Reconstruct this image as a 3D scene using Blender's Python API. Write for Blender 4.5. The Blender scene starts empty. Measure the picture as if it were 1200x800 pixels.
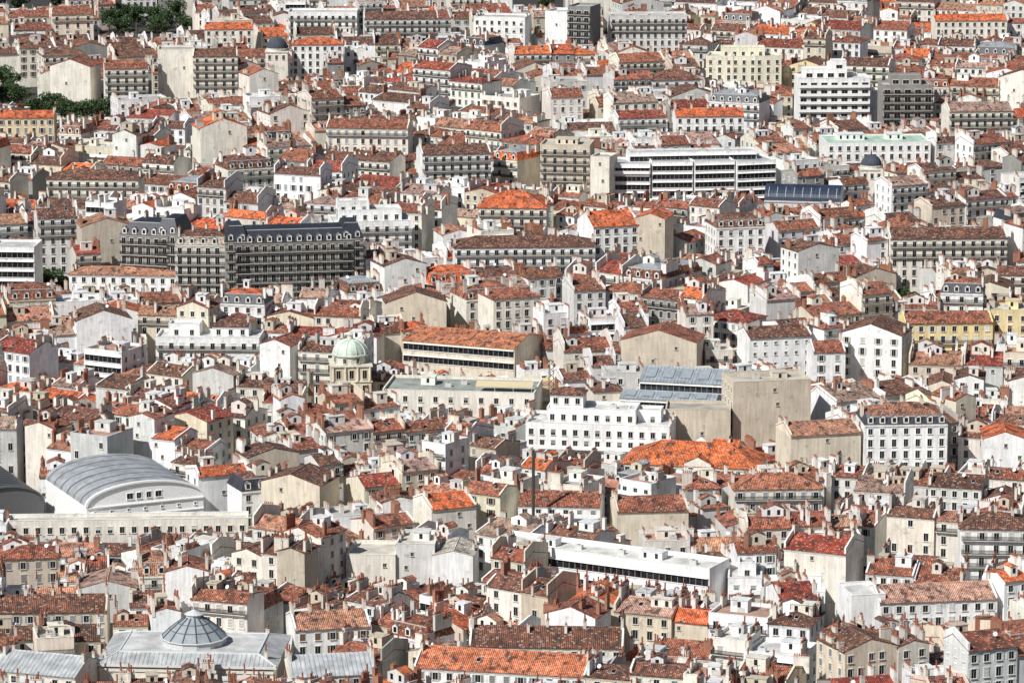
import bpy, math, random
from mathutils import Vector, Matrix
R=random.Random(31)
rad=math.radians
sc=bpy.context.scene
COL=sc.collection
# ------------------------------------------------------------------ camera maths
CZ=245.0; F=4610.0; TH=rad(11.15)
CF=Vector((0,math.cos(TH),-math.sin(TH))); CU=Vector((0,math.sin(TH),math.cos(TH)))
def ground(y):
    if y<950: return 0.0
    if y<1050: return 36/844*(y-950)**2/200
    return 36/844*(y-1000) if y<2100 else 36/844*1100
def proj(x,y,z):
    d=Vector((x,y,z-CZ)); k=d.dot(CF)
    return 600+F*x/k, 400-F*d.dot(CU)/k, F/k
def unproj(px,py,h):
    r=CF+Vector(((px-600)/F,0,0))+CU*((400-py)/F)
    lo,hi=200.,6000.
    for _ in range(50):
        m=(lo+hi)/2; t=m/r.y
        if CZ+r.z*t>ground(m)+h: lo=m
        else: hi=m
    t=lo/r.y
    return r.x*t,lo
# ------------------------------------------------------------------ materials
def nm(n,rough=.85):
    m=bpy.data.materials.new(n); m.use_nodes=True; nt=m.node_tree; b=nt.nodes['Principled BSDF']
    b.inputs['Roughness'].default_value=rough
    return m,nt,b
def nd(nt,t,**k):
    n=nt.nodes.new(t)
    for a,v in k.items(): setattr(n,a,v)
    return n
def mth(nt,op,a,b=None,c=None):
    n=nd(nt,'ShaderNodeMath',operation=op)
    for i,v in enumerate((a,b,c)):
        if v is None: continue
        if isinstance(v,(int,float)): n.inputs[i].default_value=v
        else: nt.links.new(v,n.inputs[i])
    return n.outputs[0]
def rng(nt,v,a,b,c,d):
    n=nd(nt,'ShaderNodeMapRange'); nt.links.new(v,n.inputs[0])
    for i,q in enumerate((a,b,c,d)): n.inputs[i+1].default_value=q
    return n.outputs[0]
def mix(nt,f,a,b,bt='MIX'):
    n=nd(nt,'ShaderNodeMix',data_type='RGBA',blend_type=bt)
    for i,v in ((0,f),(6,a),(7,b)):
        if isinstance(v,(int,float)): n.inputs[i].default_value=v
        elif isinstance(v,tuple): n.inputs[i].default_value=v+(1,)
        else: nt.links.new(v,n.inputs[i])
    return n.outputs[2]
def scl(nt,col,f):
    n=nd(nt,'ShaderNodeVectorMath',operation='SCALE'); nt.links.new(col,n.inputs[0]); nt.links.new(f,n.inputs[3]); return n.outputs[0]
def tint(nt):
    return nd(nt,'ShaderNodeAttribute',attribute_name='tint').outputs['Color']
def coords(nt,kind):
    t=nd(nt,'ShaderNodeTexCoord'); o=nd(nt,'ShaderNodeObjectInfo')
    v=nd(nt,'ShaderNodeVectorMath',operation='ADD'); nt.links.new(t.outputs[kind],v.inputs[0])
    r=mth(nt,'MULTIPLY',o.outputs['Random'],173.0)
    c=nd(nt,'ShaderNodeCombineXYZ'); nt.links.new(r,c.inputs[2])
    if kind=='UV': nt.links.new(c.outputs[0],v.inputs[1])
    else:
        nt.links.new(r,c.inputs[0]); nt.links.new(c.outputs[0],v.inputs[1])
    return v.outputs[0]
def noise(nt,vec,scale,detail=4,mp=None):
    if mp:
        m=nd(nt,'ShaderNodeMapping'); nt.links.new(vec,m.inputs[0]); m.inputs['Scale'].default_value=mp; vec=m.outputs[0]
    n=nd(nt,'ShaderNodeTexNoise'); nt.links.new(vec,n.inputs['Vector']); n.inputs['Scale'].default_value=scale; n.inputs['Detail'].default_value=detail
    return n.outputs['Fac']
# wall plaster
WALL,nt,b=nm('plaster_wall',.9)
v=coords(nt,'Object')
c=scl(nt,tint(nt),rng(nt,noise(nt,v,.22,5),.3,.7,.88,1.12))
c=scl(nt,c,rng(nt,noise(nt,v,1.6,4,(1,1,.1)),.35,.7,.82,1.07))
c=scl(nt,c,rng(nt,noise(nt,v,4.,3),.3,.7,.88,1.07))
c=mix(nt,rng(nt,noise(nt,v,.5,6),.60,.74,0,.5),c,(.21,.19,.16))
nt.links.new(c,b.inputs['Base Color'])
# clay tile
TILE,nt,b=nm('clay_tile',.85)
v=coords(nt,'UV'); s=nd(nt,'ShaderNodeSeparateXYZ'); nt.links.new(v,s.inputs[0])
u_=mth(nt,'DIVIDE',s.outputs[0],.42); v_=mth(nt,'DIVIDE',s.outputs[1],.36)
cc=nd(nt,'ShaderNodeCombineXYZ'); nt.links.new(mth(nt,'FLOOR',u_),cc.inputs[0]); nt.links.new(mth(nt,'FLOOR',v_),cc.inputs[1]); nt.links.new(s.outputs[2],cc.inputs[2])
wn=nd(nt,'ShaderNodeTexWhiteNoise'); nt.links.new(cc.outputs[0],wn.inputs['Vector'])
cell=wn.outputs['Value']
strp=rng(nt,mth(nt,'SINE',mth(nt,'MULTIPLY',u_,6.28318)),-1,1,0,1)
p1=noise(nt,v,.28,5); p2=noise(nt,v,.7,6,(1,.6,1)); p3=noise(nt,v,.41,6,(1.3,.9,.7))
c=mix(nt,rng(nt,p3,.58,.66,0,.45),tint(nt),(.52,.17,.075))
c=scl(nt,c,rng(nt,cell,0,1,.6,1.42))
c=scl(nt,c,rng(nt,p1,.3,.7,.55,1.42))
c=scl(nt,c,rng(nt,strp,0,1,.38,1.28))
c=mix(nt,rng(nt,p2,.51,.63,0,.85),c,(.045,.030,.027))
sc2=nd(nt,'ShaderNodeSeparateColor'); nt.links.new(wn.outputs['Color'],sc2.inputs[0])
c=mix(nt,mth(nt,'MULTIPLY',mth(nt,'GREATER_THAN',sc2.outputs[1],.92),.5),c,(.66,.48,.39))
nt.links.new(c,b.inputs['Base Color'])
bp=nd(nt,'ShaderNodeBump'); bp.inputs['Distance'].default_value=.1; bp.inputs['Strength'].default_value=.8; nt.links.new(strp,bp.inputs['Height']); nt.links.new(bp.outputs[0],b.inputs['Normal'])
# zinc
ZINC,nt,b=nm('zinc_sheet',.5); b.inputs['Metallic'].default_value=.1
v=coords(nt,'UV'); s=nd(nt,'ShaderNodeSeparateXYZ'); nt.links.new(v,s.inputs[0])
fr=mth(nt,'FRACT',mth(nt,'DIVIDE',s.outputs[0],1.0))
c=scl(nt,tint(nt),rng(nt,noise(nt,v,.4,5),.3,.7,.7,1.2))
c=scl(nt,c,rng(nt,noise(nt,v,2.5,3,(1,.15,1)),.35,.65,.85,1.12))
c=scl(nt,c,mth(nt,'SUBTRACT',1.0,mth(nt,'MULTIPLY',mth(nt,'LESS_THAN',fr,.2),.4)))
nt.links.new(c,b.inputs['Base Color'])
# flat roof membrane
FLAT,nt,b=nm('roof_membrane',.9)
v=coords(nt,'Object')
c=scl(nt,tint(nt),rng(nt,noise(nt,v,.25,5),.3,.7,.65,1.25)); c=scl(nt,c,rng(nt,noise(nt,v,3,3),.3,.7,.85,1.15))
nt.links.new(c,b.inputs['Base Color'])
PAINT,nt,b=nm('paint',.6)
c=scl(nt,tint(nt),rng(nt,noise(nt,coords(nt,'Object'),2.0,4),.3,.7,.88,1.08)); nt.links.new(c,b.inputs['Base Color'])
GLASS,nt,b=nm('window_glass',.12)
c=mix(nt,rng(nt,noise(nt,coords(nt,'Object'),.9,2),.4,.6,0,1),(.005,.006,.008),(.025,.027,.03)); nt.links.new(c,b.inputs['Base Color'])
PALEG,nt,b=nm('pale_roof_glass',.3)
c=mix(nt,noise(nt,coords(nt,'Object'),.9,2),(.22,.25,.27),(.42,.46,.48)); nt.links.new(c,b.inputs['Base Color'])
IRON,nt,b=nm('black_iron',.5)
c=mix(nt,noise(nt,coords(nt,'Object'),3,2),(.008,.008,.009),(.025,.023,.022)); nt.links.new(c,b.inputs['Base Color'])
LEAF,nt,b=nm('leaf',.7)
c=scl(nt,tint(nt),rng(nt,noise(nt,coords(nt,'Object'),1.5,3),.3,.7,.6,1.3)); nt.links.new(c,b.inputs['Base Color'])
ASPH,nt,b=nm('asphalt',.95)
v=coords(nt,'Object'); c=mix(nt,noise(nt,v,.06,5),(.025,.025,.025),(.05,.047,.043)); nt.links.new(c,b.inputs['Base Color'])
# ------------------------------------------------------------------ mesh builder
class MB:
    def __init__(s): s.v=[];s.f=[];s.m=[];s.c=[];s.u=[]
    def face(s,pts,mat,col,uv=None):
        i=len(s.v); s.v.extend(pts); n=len(pts); s.f.append(tuple(range(i,i+n))); s.m.append(mat)
        s.c.extend([col]*n)
        if uv is None:
            a=Vector(pts[1])-Vector(pts[0]); b=Vector(pts[-1])-Vector(pts[0]); nn=a.cross(b)
            ax=max(range(3),key=lambda k:abs(nn[k]))
            if ax==2: uv=[(p[0],p[1]) for p in pts]
            elif ax==1: uv=[(p[0],p[2]) for p in pts]
            else: uv=[(p[1],p[2]) for p in pts]
        s.u.extend(uv)
    def box(s,x0,x1,y0,y1,z0,z1,mat,col,top=True,bot=False):
        a=[(x0,y0,z0),(x1,y0,z0),(x1,y1,z0),(x0,y1,z0)]; b=[(x0,y0,z1),(x1,y0,z1),(x1,y1,z1),(x0,y1,z1)]
        for i in range(4):
            j=(i+1)%4; s.face([a[i],a[j],b[j],b[i]],mat,col)
        if top: s.face(b,mat,col)
        if bot: s.face(a[::-1],mat,col)
    def slope(s,p,mat,col):   # p: eaveL,eaveR,topR,topL
        e=(Vector(p[1])-Vector(p[0])); L=e.length or 1; e/=L
        uv=[]
        o=Vector(p[0])
        for q in p:
            dd=Vector(q)-o; uu=dd.dot(e); vv=(dd-e*uu).length; uv.append((uu+o.x*.37,vv))
        s.face(p,mat,col,uv)
    def lathe(s,cx,cy,prof,n,mat,col,a0=0):
        for i in range(n):
            t0=a0+2*math.pi*i/n; t1=a0+2*math.pi*(i+1)/n
            for (r0,z0),(r1,z1) in zip(prof,prof[1:]):
                p=[(cx+r0*math.cos(t0),cy+r0*math.sin(t0),z0),(cx+r0*math.cos(t1),cy+r0*math.sin(t1),z0),(cx+r1*math.cos(t1),cy+r1*math.sin(t1),z1),(cx+r1*math.cos(t0),cy+r1*math.sin(t0),z1)]
                if r1<1e-4: p=p[:3]
                elif r0<1e-4: p=[p[0],p[2],p[3]]
                uvs=[(t0*3,z0),(t1*3,z0),(t1*3,z1),(t0*3,z1)][:len(p)]
                s.face(p,mat,col,uvs)
    def bar(s,a,b,t,mat,col):
        a=Vector(a);b=Vector(b);d=(b-a).normalized(); n=d.cross(Vector((0,0,1)))
        if n.length<.1: n=Vector((1,0,0))
        n.normalize(); m=d.cross(n)
        q=[(n+m)*t/2,(m-n)*t/2,(-n-m)*t/2,(n-m)*t/2]
        for i in range(4):
            j=(i+1)%4; s.face([tuple(a+q[i]),tuple(a+q[j]),tuple(b+q[j]),tuple(b+q[i])],mat,col)
    def app(s,o,M):
        i=len(s.v); cx,sx=math.cos(M[3]),math.sin(M[3])
        s.v.extend([(M[0]+p[0]*cx-p[1]*sx,M[1]+p[0]*sx+p[1]*cx,M[2]+p[2]) for p in o.v])
        s.f.extend([tuple(k+i for k in f) for f in o.f]); s.m.extend(o.m); s.c.extend(o.c); s.u.extend(o.u)
    def mesh(s,name):
        me=bpy.data.meshes.new(name); me.from_pydata(s.v,[],s.f)
        ms=[]
        idx=[]
        for m in s.m:
            if m not in ms: ms.append(m)
            idx.append(ms.index(m))
        for m in ms: me.materials.append(m)
        me.polygons.foreach_set('material_index',idx)
        at=me.attributes.new('tint','FLOAT_COLOR','POINT')
        fl=[]
        for c in s.c: fl.extend((c[0],c[1],c[2],1.0))
        at.data.foreach_set('color',fl)
        uv=me.uv_layers.new(name='UVMap'); fu=[]
        for a in s.u: fu.extend(a)
        uv.data.foreach_set('uv',fu)
        me.update(); return me
CACHE={}
def link(name,me,parent=None,loc=(0,0,0),rz=0):
    o=bpy.data.objects.new(name,me); COL.objects.link(o); o.location=loc; o.rotation_euler=(0,0,rz)
    if parent: o.parent=parent
    return o
def struct(name,mb,label=None):
    o=link(name,mb.mesh(name)); o['kind']='structure'; return o
def comp(A,B):
    c,q=math.cos(A[3]),math.sin(A[3]); return (A[0]+B[0]*c-B[1]*q,A[1]+B[0]*q+B[1]*c,A[2]+B[2],A[3]+B[3])
class Ctx:
    def __init__(s,M,root=None,stuff=None,sc=4.,T=(0,0,0,0)): s.M0=M; s.M=comp(M,T); s.T=T; s.root=root; s.stuff=stuff; s.s=sc
    def sub(s,T): return Ctx(s.M0,s.root,s.stuff,s.s,T)
    def emit(s,name,mb,loc=(0,0,0),rz=0,key=None,parent=None):
        if callable(mb):
            if key in CACHE: mb_=CACHE[key][0]
            else: mb_=mb(); CACHE[key]=[mb_,None]
        else: mb_=mb
        if s.stuff is not None:
            t=MB(); t.app(mb_,(loc[0],loc[1],loc[2],rz)); s.stuff.app(t,s.M); return None
        if key is not None:
            if key not in CACHE: CACHE[key]=[mb_,None]
            if CACHE[key][1] is None: CACHE[key][1]=mb_.mesh(name)
            me=CACHE[key][1]
        else: me=mb_.mesh(name)
        if parent is None:
            q=comp(s.T,(loc[0],loc[1],loc[2],rz)); loc=q[:3]; rz=q[3]
        return link(name,me,parent or s.root,loc,rz)
    def world(s,x,y,z): return comp(s.M,(x,y,z,0))[:3]
SKY=[2000.0]*1400
def visible(ctx,x,y,z,tol=5):
    px,py,_=proj(*ctx.world(x,y,z)); i=int(px)+100
    if i<0 or i>=1400 or px<-40 or px>1240: return False
    return py<SKY[i]+tol and py<815
# ------------------------------------------------------------------ palettes
WALLS={'cream':(.81,.76,.67),'pale grey':(.68,.67,.645),'white':(.88,.875,.86),'beige':(.62,.54,.43),'grey':(.33,.32,.30),'sandy':(.73,.65,.52),'yellow':(.76,.63,.37),'pink':(.68,.54,.47)}
ROOFS={'rusty':(.33,.11,.062),'orange':(.72,.16,.05),'brown':(.175,.078,.05),'salmon':(.52,.25,.155),'dark red':(.36,.065,.038),'dusty pink':(.43,.28,.22)}
SH=[(.55,.54,.50),(.24,.25,.24),(.2,.11,.065),(.75,.74,.72),(.14,.20,.16),(.30,.34,.38)]
WHITE=(.89,.885,.87)
def jit(c,a=.12):
    k=1+R.uniform(-a,a); return tuple(max(0,min(.89,x*k*(1+R.uniform(-a/4,a/4)))) for x in c)
# ------------------------------------------------------------------ parts
def shutter_mb(w,H,col):
    m=MB(); m.box(0,w,-.07,-.004,-H/2,H/2,PAINT,col)
    for k in range(3): m.box(.05,w-.05,-.09,-.072,-H/2+.15+k*H/3,-H/2+.05+(k+.8)*H/3,PAINT,tuple(c*.8 for c in col))
    return m
def win_mb(W,H,kind,ci,fc,near):
    m=MB(); a=W/2; b=H/2
    m.face([(-a,-.015,-b),(a,-.015,-b),(a,-.015,b),(-a,-.015,b)],GLASS,(0,0,0))
    m.box(-a-.12,-a,-.08,0,-b,b,PAINT,fc); m.box(a,a+.12,-.08,0,-b,b,PAINT,fc); m.box(-a-.12,a+.12,-.16,0,b,b+.16,PAINT,fc)
    m.box(-a-.18,a+.18,-.25,0,-b-.13,-b,PAINT,fc)
    m.box(-.035,.035,-.05,-.018,-b,b,PAINT,(.4,.4,.38))
    if not near:
        if kind=='open':
            for x in (-a-.12-a*.9,a+.12): m.app(shutter_mb(a*.9,H,SH[ci]),(x,0,0,0))
        if kind=='closed':
            m.box(-a,-.045,-.075,-.05,-b,b,PAINT,SH[ci]); m.box(.045,a,-.075,-.05,-b,b,PAINT,SH[ci])
        if kind=='half': m.box(-a,a,-.07,-.05,0,b,PAINT,SH[ci])
    return m
def window(ctx,x,y,z,W,H,kind,ci,fc,rz=0):
    near=ctx.s>5.0 and ctx.stuff is None and kind!='none'
    k=('w',round(W,2),round(H,2),kind if not near else 'none',ci if not near else 0,fc,near)
    o=ctx.emit('window',lambda:win_mb(W,H,kind,ci,fc,near),(x,y,z),rz,k)
    if near:
        a=W/2
        if kind=='open':
            for xx in (-a-.12-a*.9,a+.12): ctx.emit('shutter',lambda:shutter_mb(a*.9,H,SH[ci]),(xx,0,0),0,('s',round(W,2),round(H,2),ci),o)
        elif kind=='closed':
            for xx in (-a,.0): ctx.emit('shutter',lambda:shutter_mb(a,H,SH[ci]),(xx,-.05,0),0,('sc',round(W,2),round(H,2),ci),o)
        else:
            ctx.emit('roller_blind',lambda:shutter_mb(W,H*.5,SH[ci]),(-a,-.05,H*.25),0,('sh',round(W,2),round(H,2),ci),o)
def pot_mb(): 
    m=MB(); m.lathe(0,0,[(.17,0),(.13,.5),(.16,.55),(.10,.56)],7,PAINT,(.36,.13,.07)); return m
def pipe_mb():
    m=MB(); m.lathe(0,0,[(.18,0),(.18,1.5),(.24,1.55),(.12,1.65)],7,PAINT,(.30,.10,.06)); return m
CHS=[(.6,1.1),(.6,1.8),(.65,2.6),(.8,.9),(.9,1.4),(.6,3.6)]
def chim_mb(w,l,h,col,near):
    m=MB(); m.box(-w/2,w/2,-l/2,l/2,-1.0,h,WALL,col); m.box(-w/2-.07,w/2+.07,-l/2-.07,l/2+.07,h,h+.13,WALL,tuple(c*.85 for c in col))
    if not near:
        for p in pots(l): m.app(pot_mb(),(0,p,h+.13,0))
    return m
def pots(l):
    n=max(1,int(l/.5)); return [(-l/2+l*(i+.5)/n) for i in range(n)]
def chimney(ctx,x,y,z,vi,h,col,rz=0):
    w,l=CHS[vi]; near=ctx.s>4.9 and ctx.stuff is None
    h=round(h*2)/2
    o=ctx.emit('chimney',lambda:chim_mb(w,l,h,col,near),(x,y,z),rz,('c',vi,h,col,near))
    if near:
        for i,p in enumerate(pots(l)):
            tall=(vi+i)%5==3
            ctx.emit('chimney_pot',pipe_mb if tall else pot_mb,(0,p,h+.13),0,('pot',tall),o)
def bal_mb(w,solid,dep=.85):
    m=MB(); m.box(-w/2,w/2,-dep,-.003,-.16,0,WALL,(.7,.67,.6),bot=True)
    if solid:
        m.box(-w/2,w/2,-dep-.08,-dep,-.16,.95,PAINT,WHITE)
        return m
    m.box(-w/2,w/2,-dep,-dep+.06,.92,1.0,IRON,(0,0,0)); m.box(-w/2,w/2,-dep,-dep+.05,.1,.2,IRON,(0,0,0))
    n=int(w/.2)
    for i in range(n+1):
        x=-w/2+i*(w-.05)/n; m.box(x,x+.11,-dep+.01,-dep+.05,0,.92,IRON,(0,0,0),top=False)
    for s in(-1,1):
        xx=s*(w/2-.03); m.box(xx-.02,xx+.02,-dep+.06,0,.92,1.,IRON,(0,0,0))
        for k in range(3): m.box(xx-.02,xx+.02,-dep+.1+k*.25,-dep+.15+k*.25,0,.92,IRON,(0,0,0),top=False)
    return m
def dormer_mb(col,rc):
    m=MB(); m.box(-.75,.75,-.1,2.4,0,1.7,WALL,col,top=False)
    m.face([(-.45,-.12,.3),(.45,-.12,.3),(.45,-.12,1.5),(-.45,-.12,1.5)],GLASS,(0,0,0))
    m.face([(-.75,-.1,1.7),(.75,-.1,1.7),(0,-.1,2.25)],WALL,col)
    m.slope([(-.9,-.25,1.6),(-.9,2.4,1.6),(0,2.4,2.3),(0,-.25,2.3)],ZINC,rc); m.slope([(.9,2.4,1.6),(.9,-.25,1.6),(0,-.25,2.3),(0,2.4,2.3)],ZINC,rc)
    return m
def antenna_mb():
    m=MB(); m.box(-.035,.035,-.035,.035,-.5,2.8,PAINT,(.2,.2,.2))
    m.box(-.8,.8,-.03,.03,2.4,2.46,PAINT,(.3,.3,.3))
    for k in range(6):
        x=-.75+k*.3; m.box(x-.025,x+.025,-.35,.35,2.47,2.52,PAINT,(.3,.3,.3))
    return m
def dish_mb():
    m=MB(); m.box(-.03,.03,-.03,.03,-.5,.7,PAINT,(.3,.3,.3))
    n=10; c=Vector((0,-.1,.8)); ax=Vector((-.3,-.8,.5)).normalized(); u=ax.orthogonal().normalized(); w=ax.cross(u)
    ring=[tuple(c+ax*.1+(u*math.cos(6.283*i/n)+w*math.sin(6.283*i/n))*.5) for i in range(n)]
    for i in range(n): m.face([tuple(c),ring[i],ring[(i+1)%n]],PAINT,(.75,.75,.73))
    return m
def ac_mb():
    m=MB(); m.box(-.9,.9,-.5,.5,0,1.1,PAINT,(.55,.55,.53)); m.lathe(0,0,[(.4,1.1),(.4,1.2),(.05,1.2)],8,PAINT,(.15,.15,.15)); return m
def gable_z(S,y):
    d=S['d']; yr=S['yr']; t=S['t']
    hr=S['h']+(d/2)*t
    return S['h']+(hr-S['h'])*((y+d/2)/(yr+d/2) if y<yr else (d/2-y)/(d/2-yr))
def house(ctx,S):
    w,d,h=S['w'],S['d'],S['h']; roof=S['roof']; wc=S['wc']; rc=S['rc']; rm={'tile':TILE,'zinc':ZINC}[S.get('rm','tile')]
    hw,hd=w/2,d/2; t=S['t']
    W=MB(); RF=MB(); ov=.45; zl=.06; fa=.18
    trim=S.get('trim',tuple(min(.87,c*1.15) for c in wc))
    if roof=='gable':
        yr=S['yr']; hr=h+hd*t
        W.box(-hw,hw,-hd,hd,-3,h,WALL,wc,top=False)
        for x in(-hw,hw): W.face([(x,-hd,h),(x,hd,h),(x,yr,hr)],WALL,wc)
        sf=(hr-h)/(yr+hd); sb=(hr-h)/(hd-yr)
        ef=h+zl-ov*sf; eb=h+zl-ov*sb; ox=S.get('ox',.02)
        X=hw+ox
        RF.slope([(-X,-hd-ov,ef),(X,-hd-ov,ef),(X,yr,hr+zl),(-X,yr,hr+zl)],rm,rc)
        RF.slope([(X,hd+ov,eb),(-X,hd+ov,eb),(-X,yr,hr+zl),(X,yr,hr+zl)],rm,rc)
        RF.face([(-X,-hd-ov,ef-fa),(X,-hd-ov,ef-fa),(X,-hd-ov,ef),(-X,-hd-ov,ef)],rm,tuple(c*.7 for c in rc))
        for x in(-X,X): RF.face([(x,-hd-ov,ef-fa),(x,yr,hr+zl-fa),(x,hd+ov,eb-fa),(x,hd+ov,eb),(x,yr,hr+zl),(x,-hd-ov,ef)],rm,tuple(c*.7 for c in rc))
        RF.box(-X,X,yr-.16,yr+.16,hr+zl-.06,hr+zl+.13,rm,tuple(min(1,c*1.2+.06) for c in rc))
        for sgn in (-1,1):
            if S.get('pw',0)&(1 if sgn<0 else 2):
                x0,x1=(-hw-.01,-hw+.4) if sgn<0 else (hw-.4,hw+.01); e=S.get('pwh',.45)
                for x in (x0,x1): W.face([(x,-hd-.05,h-.4),(x,hd+.05,h-.4),(x,hd+.05,h+e),(x,yr,hr+e),(x,-hd-.05,h+e)],WALL,trim)
                W.face([(x0,-hd-.05,h+e),(x1,-hd-.05,h+e),(x1,yr,hr+e),(x0,yr,hr+e)],WALL,trim); W.face([(x0,hd+.05,h+e),(x1,hd+.05,h+e),(x1,yr,hr+e),(x0,yr,hr+e)],WALL,trim)
                W.face([(x0,-hd-.05,h-.4),(x1,-hd-.05,h-.4),(x1,-hd-.05,h+e),(x0,-hd-.05,h+e)],WALL,trim)
        zf=lambda x,y:gable_z(S,y)
    elif roof=='gabley':
        hr=h+hw*t
        W.box(-hw,hw,-hd,hd,-3,h,WALL,wc,top=False)
        for y in(-hd,hd): W.face([(-hw,y,h),(hw,y,h),(0,y,hr)],WALL,wc)
        e=h+zl-ov*t; Y=hd+.05
        for s in(-1,1):
            RF.slope([(s*(hw+ov),-s*-Y,e),(s*(hw+ov),s*-Y,e),(0,s*-Y,hr+zl),(0,s*Y,hr+zl)],rm,rc)
            RF.face([(s*(hw+ov),-Y,e-fa),(s*(hw+ov),Y,e-fa),(s*(hw+ov),Y,e),(s*(hw+ov),-Y,e)],rm,rc)
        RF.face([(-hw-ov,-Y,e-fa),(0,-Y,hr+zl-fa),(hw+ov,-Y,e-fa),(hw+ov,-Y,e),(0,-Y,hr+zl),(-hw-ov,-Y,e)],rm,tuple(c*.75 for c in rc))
        RF.box(-.16,.16,-Y,Y,hr+zl-.06,hr+zl+.13,rm,tuple(min(1,c*1.2+.06) for c in rc))
        zf=lambda x,y:h+(hw-abs(x))*t
    elif roof=='hip':
        W.box(-hw,hw,-hd,hd,-3,h,WALL,wc,top=False)
        m=min(hw,hd); hr=h+m*t; X=hw+ov;Y=hd+ov; e=h+zl-ov*t; rx=max(0,hw-m); ry=max(0,hd-m); z1=hr+zl
        A=(-rx,-ry,z1);B=(rx,-ry,z1);C_=(rx,ry,z1);D=(-rx,ry,z1)
        c1,c2,c3,c4=(-X,-Y,e),(X,-Y,e),(X,Y,e),(-X,Y,e)
        for q in ([c1,c2,B,A],[c2,c3,C_,B],[c3,c4,D,C_],[c4,c1,A,D]): 
            RF.slope(q,rm,rc)
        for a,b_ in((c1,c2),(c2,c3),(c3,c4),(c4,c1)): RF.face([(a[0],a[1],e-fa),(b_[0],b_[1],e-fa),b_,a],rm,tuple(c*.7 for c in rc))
        for a,b_ in ((c1,A),(c2,B),(A,B) if rx>0 else (A,D)): RF.bar(a,b_,.28,rm,tuple(min(1,c*1.2+.04) for c in rc))
        zf=lambda x,y:h+min(hw-abs(x),hd-abs(y))*t
    elif roof=='mansard':
        W.box(-hw,hw,-hd,hd,-3,h,WALL,wc,top=False)
        k=S.get('mk',1.0); mh=S.get('mh',2.9); X,Y=hw+.15,hd+.15; X2,Y2=hw-k,hd-k; z1=h+mh
        a=[(-X,-Y,h+.02),(X,-Y,h+.02),(X,Y,h+.02),(-X,Y,h+.02)]; b=[(-X2,-Y2,z1),(X2,-Y2,z1),(X2,Y2,z1),(-X2,Y2,z1)]
        lm=S.get('lm',ZINC); lc=S.get('lc',(.05,.055,.07))
        for i in range(4): RF.slope([a[i],a[(i+1)%4],b[(i+1)%4],b[i]],lm,lc)
        m=min(X2,Y2); rx,ry=max(0,X2-m),max(0,Y2-m); z2=z1+m*t*.8
        q=[(-rx,-ry,z2),(rx,-ry,z2),(rx,ry,z2),(-rx,ry,z2)]
        for i in range(4): RF.slope([b[i],b[(i+1)%4],q[(i+1)%4],q[i]],rm,rc)
        RF.box(-X2-.1,X2+.1,-Y2-.1,-Y2+.05,z1-.1,z1+.1,PAINT,(.5,.49,.46))
        hr=z2
        zf=lambda x,y:z1+min(X2-abs(x),Y2-abs(y))*t*.8
        n=max(1,int(w/3.0))
        for i in range(n):
            x=-hw+w*(i+.5)/n
            if visible(ctx,x,-hd,h+1): ctx.emit('dormer',lambda:dormer_mb((.8,.78,.72),(.2,.21,.23)),(x,-hd+.1,h+.3),0,('dorm',))
    else:
        W.box(-hw,hw,-hd,hd,-3,h,WALL,wc,top=False)
        ph=S.get('ph',.7); hr=h+ph
        RF.face([(-hw,-hd,h),(hw,-hd,h),(hw,hd,h),(-hw,hd,h)],S.get('fm',FLAT),rc)
        PW=MB()
        for bx in ((-hw,hw,-hd,-hd+.3),(-hw,hw,hd-.3,hd),(-hw,-hw+.3,-hd+.3,hd-.3),(hw-.3,hw,-hd+.3,hd-.3)):
            W.box(bx[0],bx[1],bx[2],bx[3],h,h+ph,WALL,wc,top=False)
            PW.box(bx[0]-.06,bx[1]+.06,bx[2]-.06,bx[3]+.06,h+ph,h+ph+.1+.003*bx[3]/hd,WALL,trim)
        ctx.emit('parapet_coping',PW)
        zf=lambda x,y:h
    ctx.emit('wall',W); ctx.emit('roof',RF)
    if roof!='flat' and roof!='gabley':
        K=MB(); K.box(-hw+.01,hw-.01,-hd-.28,-hd,h-.5,h-.17,WALL,trim,bot=True); K.box(-hw+.01,hw-.01,-hd-.14,-hd,h-.75,h-.5,WALL,trim,bot=True)
        ctx.emit('cornice',K)
    # windows
    fh=S.get('fh',3.15); nfl=min(S.get('fl',9),int((h-1)/fh)); bay=S.get('bay',2.9); n=max(1,int((w-.8)/bay)); wk=S.get('wk','open'); ci=S.get('ci',0)
    wW=S.get('wW',1.15); wH=S.get('wH',2.0); skipf=S.get('top0',0.0)
    fc=S.get('fc',(.74,.72,.66)); drop=S.get('drop',0)
    gy=-hd; hh=wH; rz=ctx.M[3]
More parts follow.
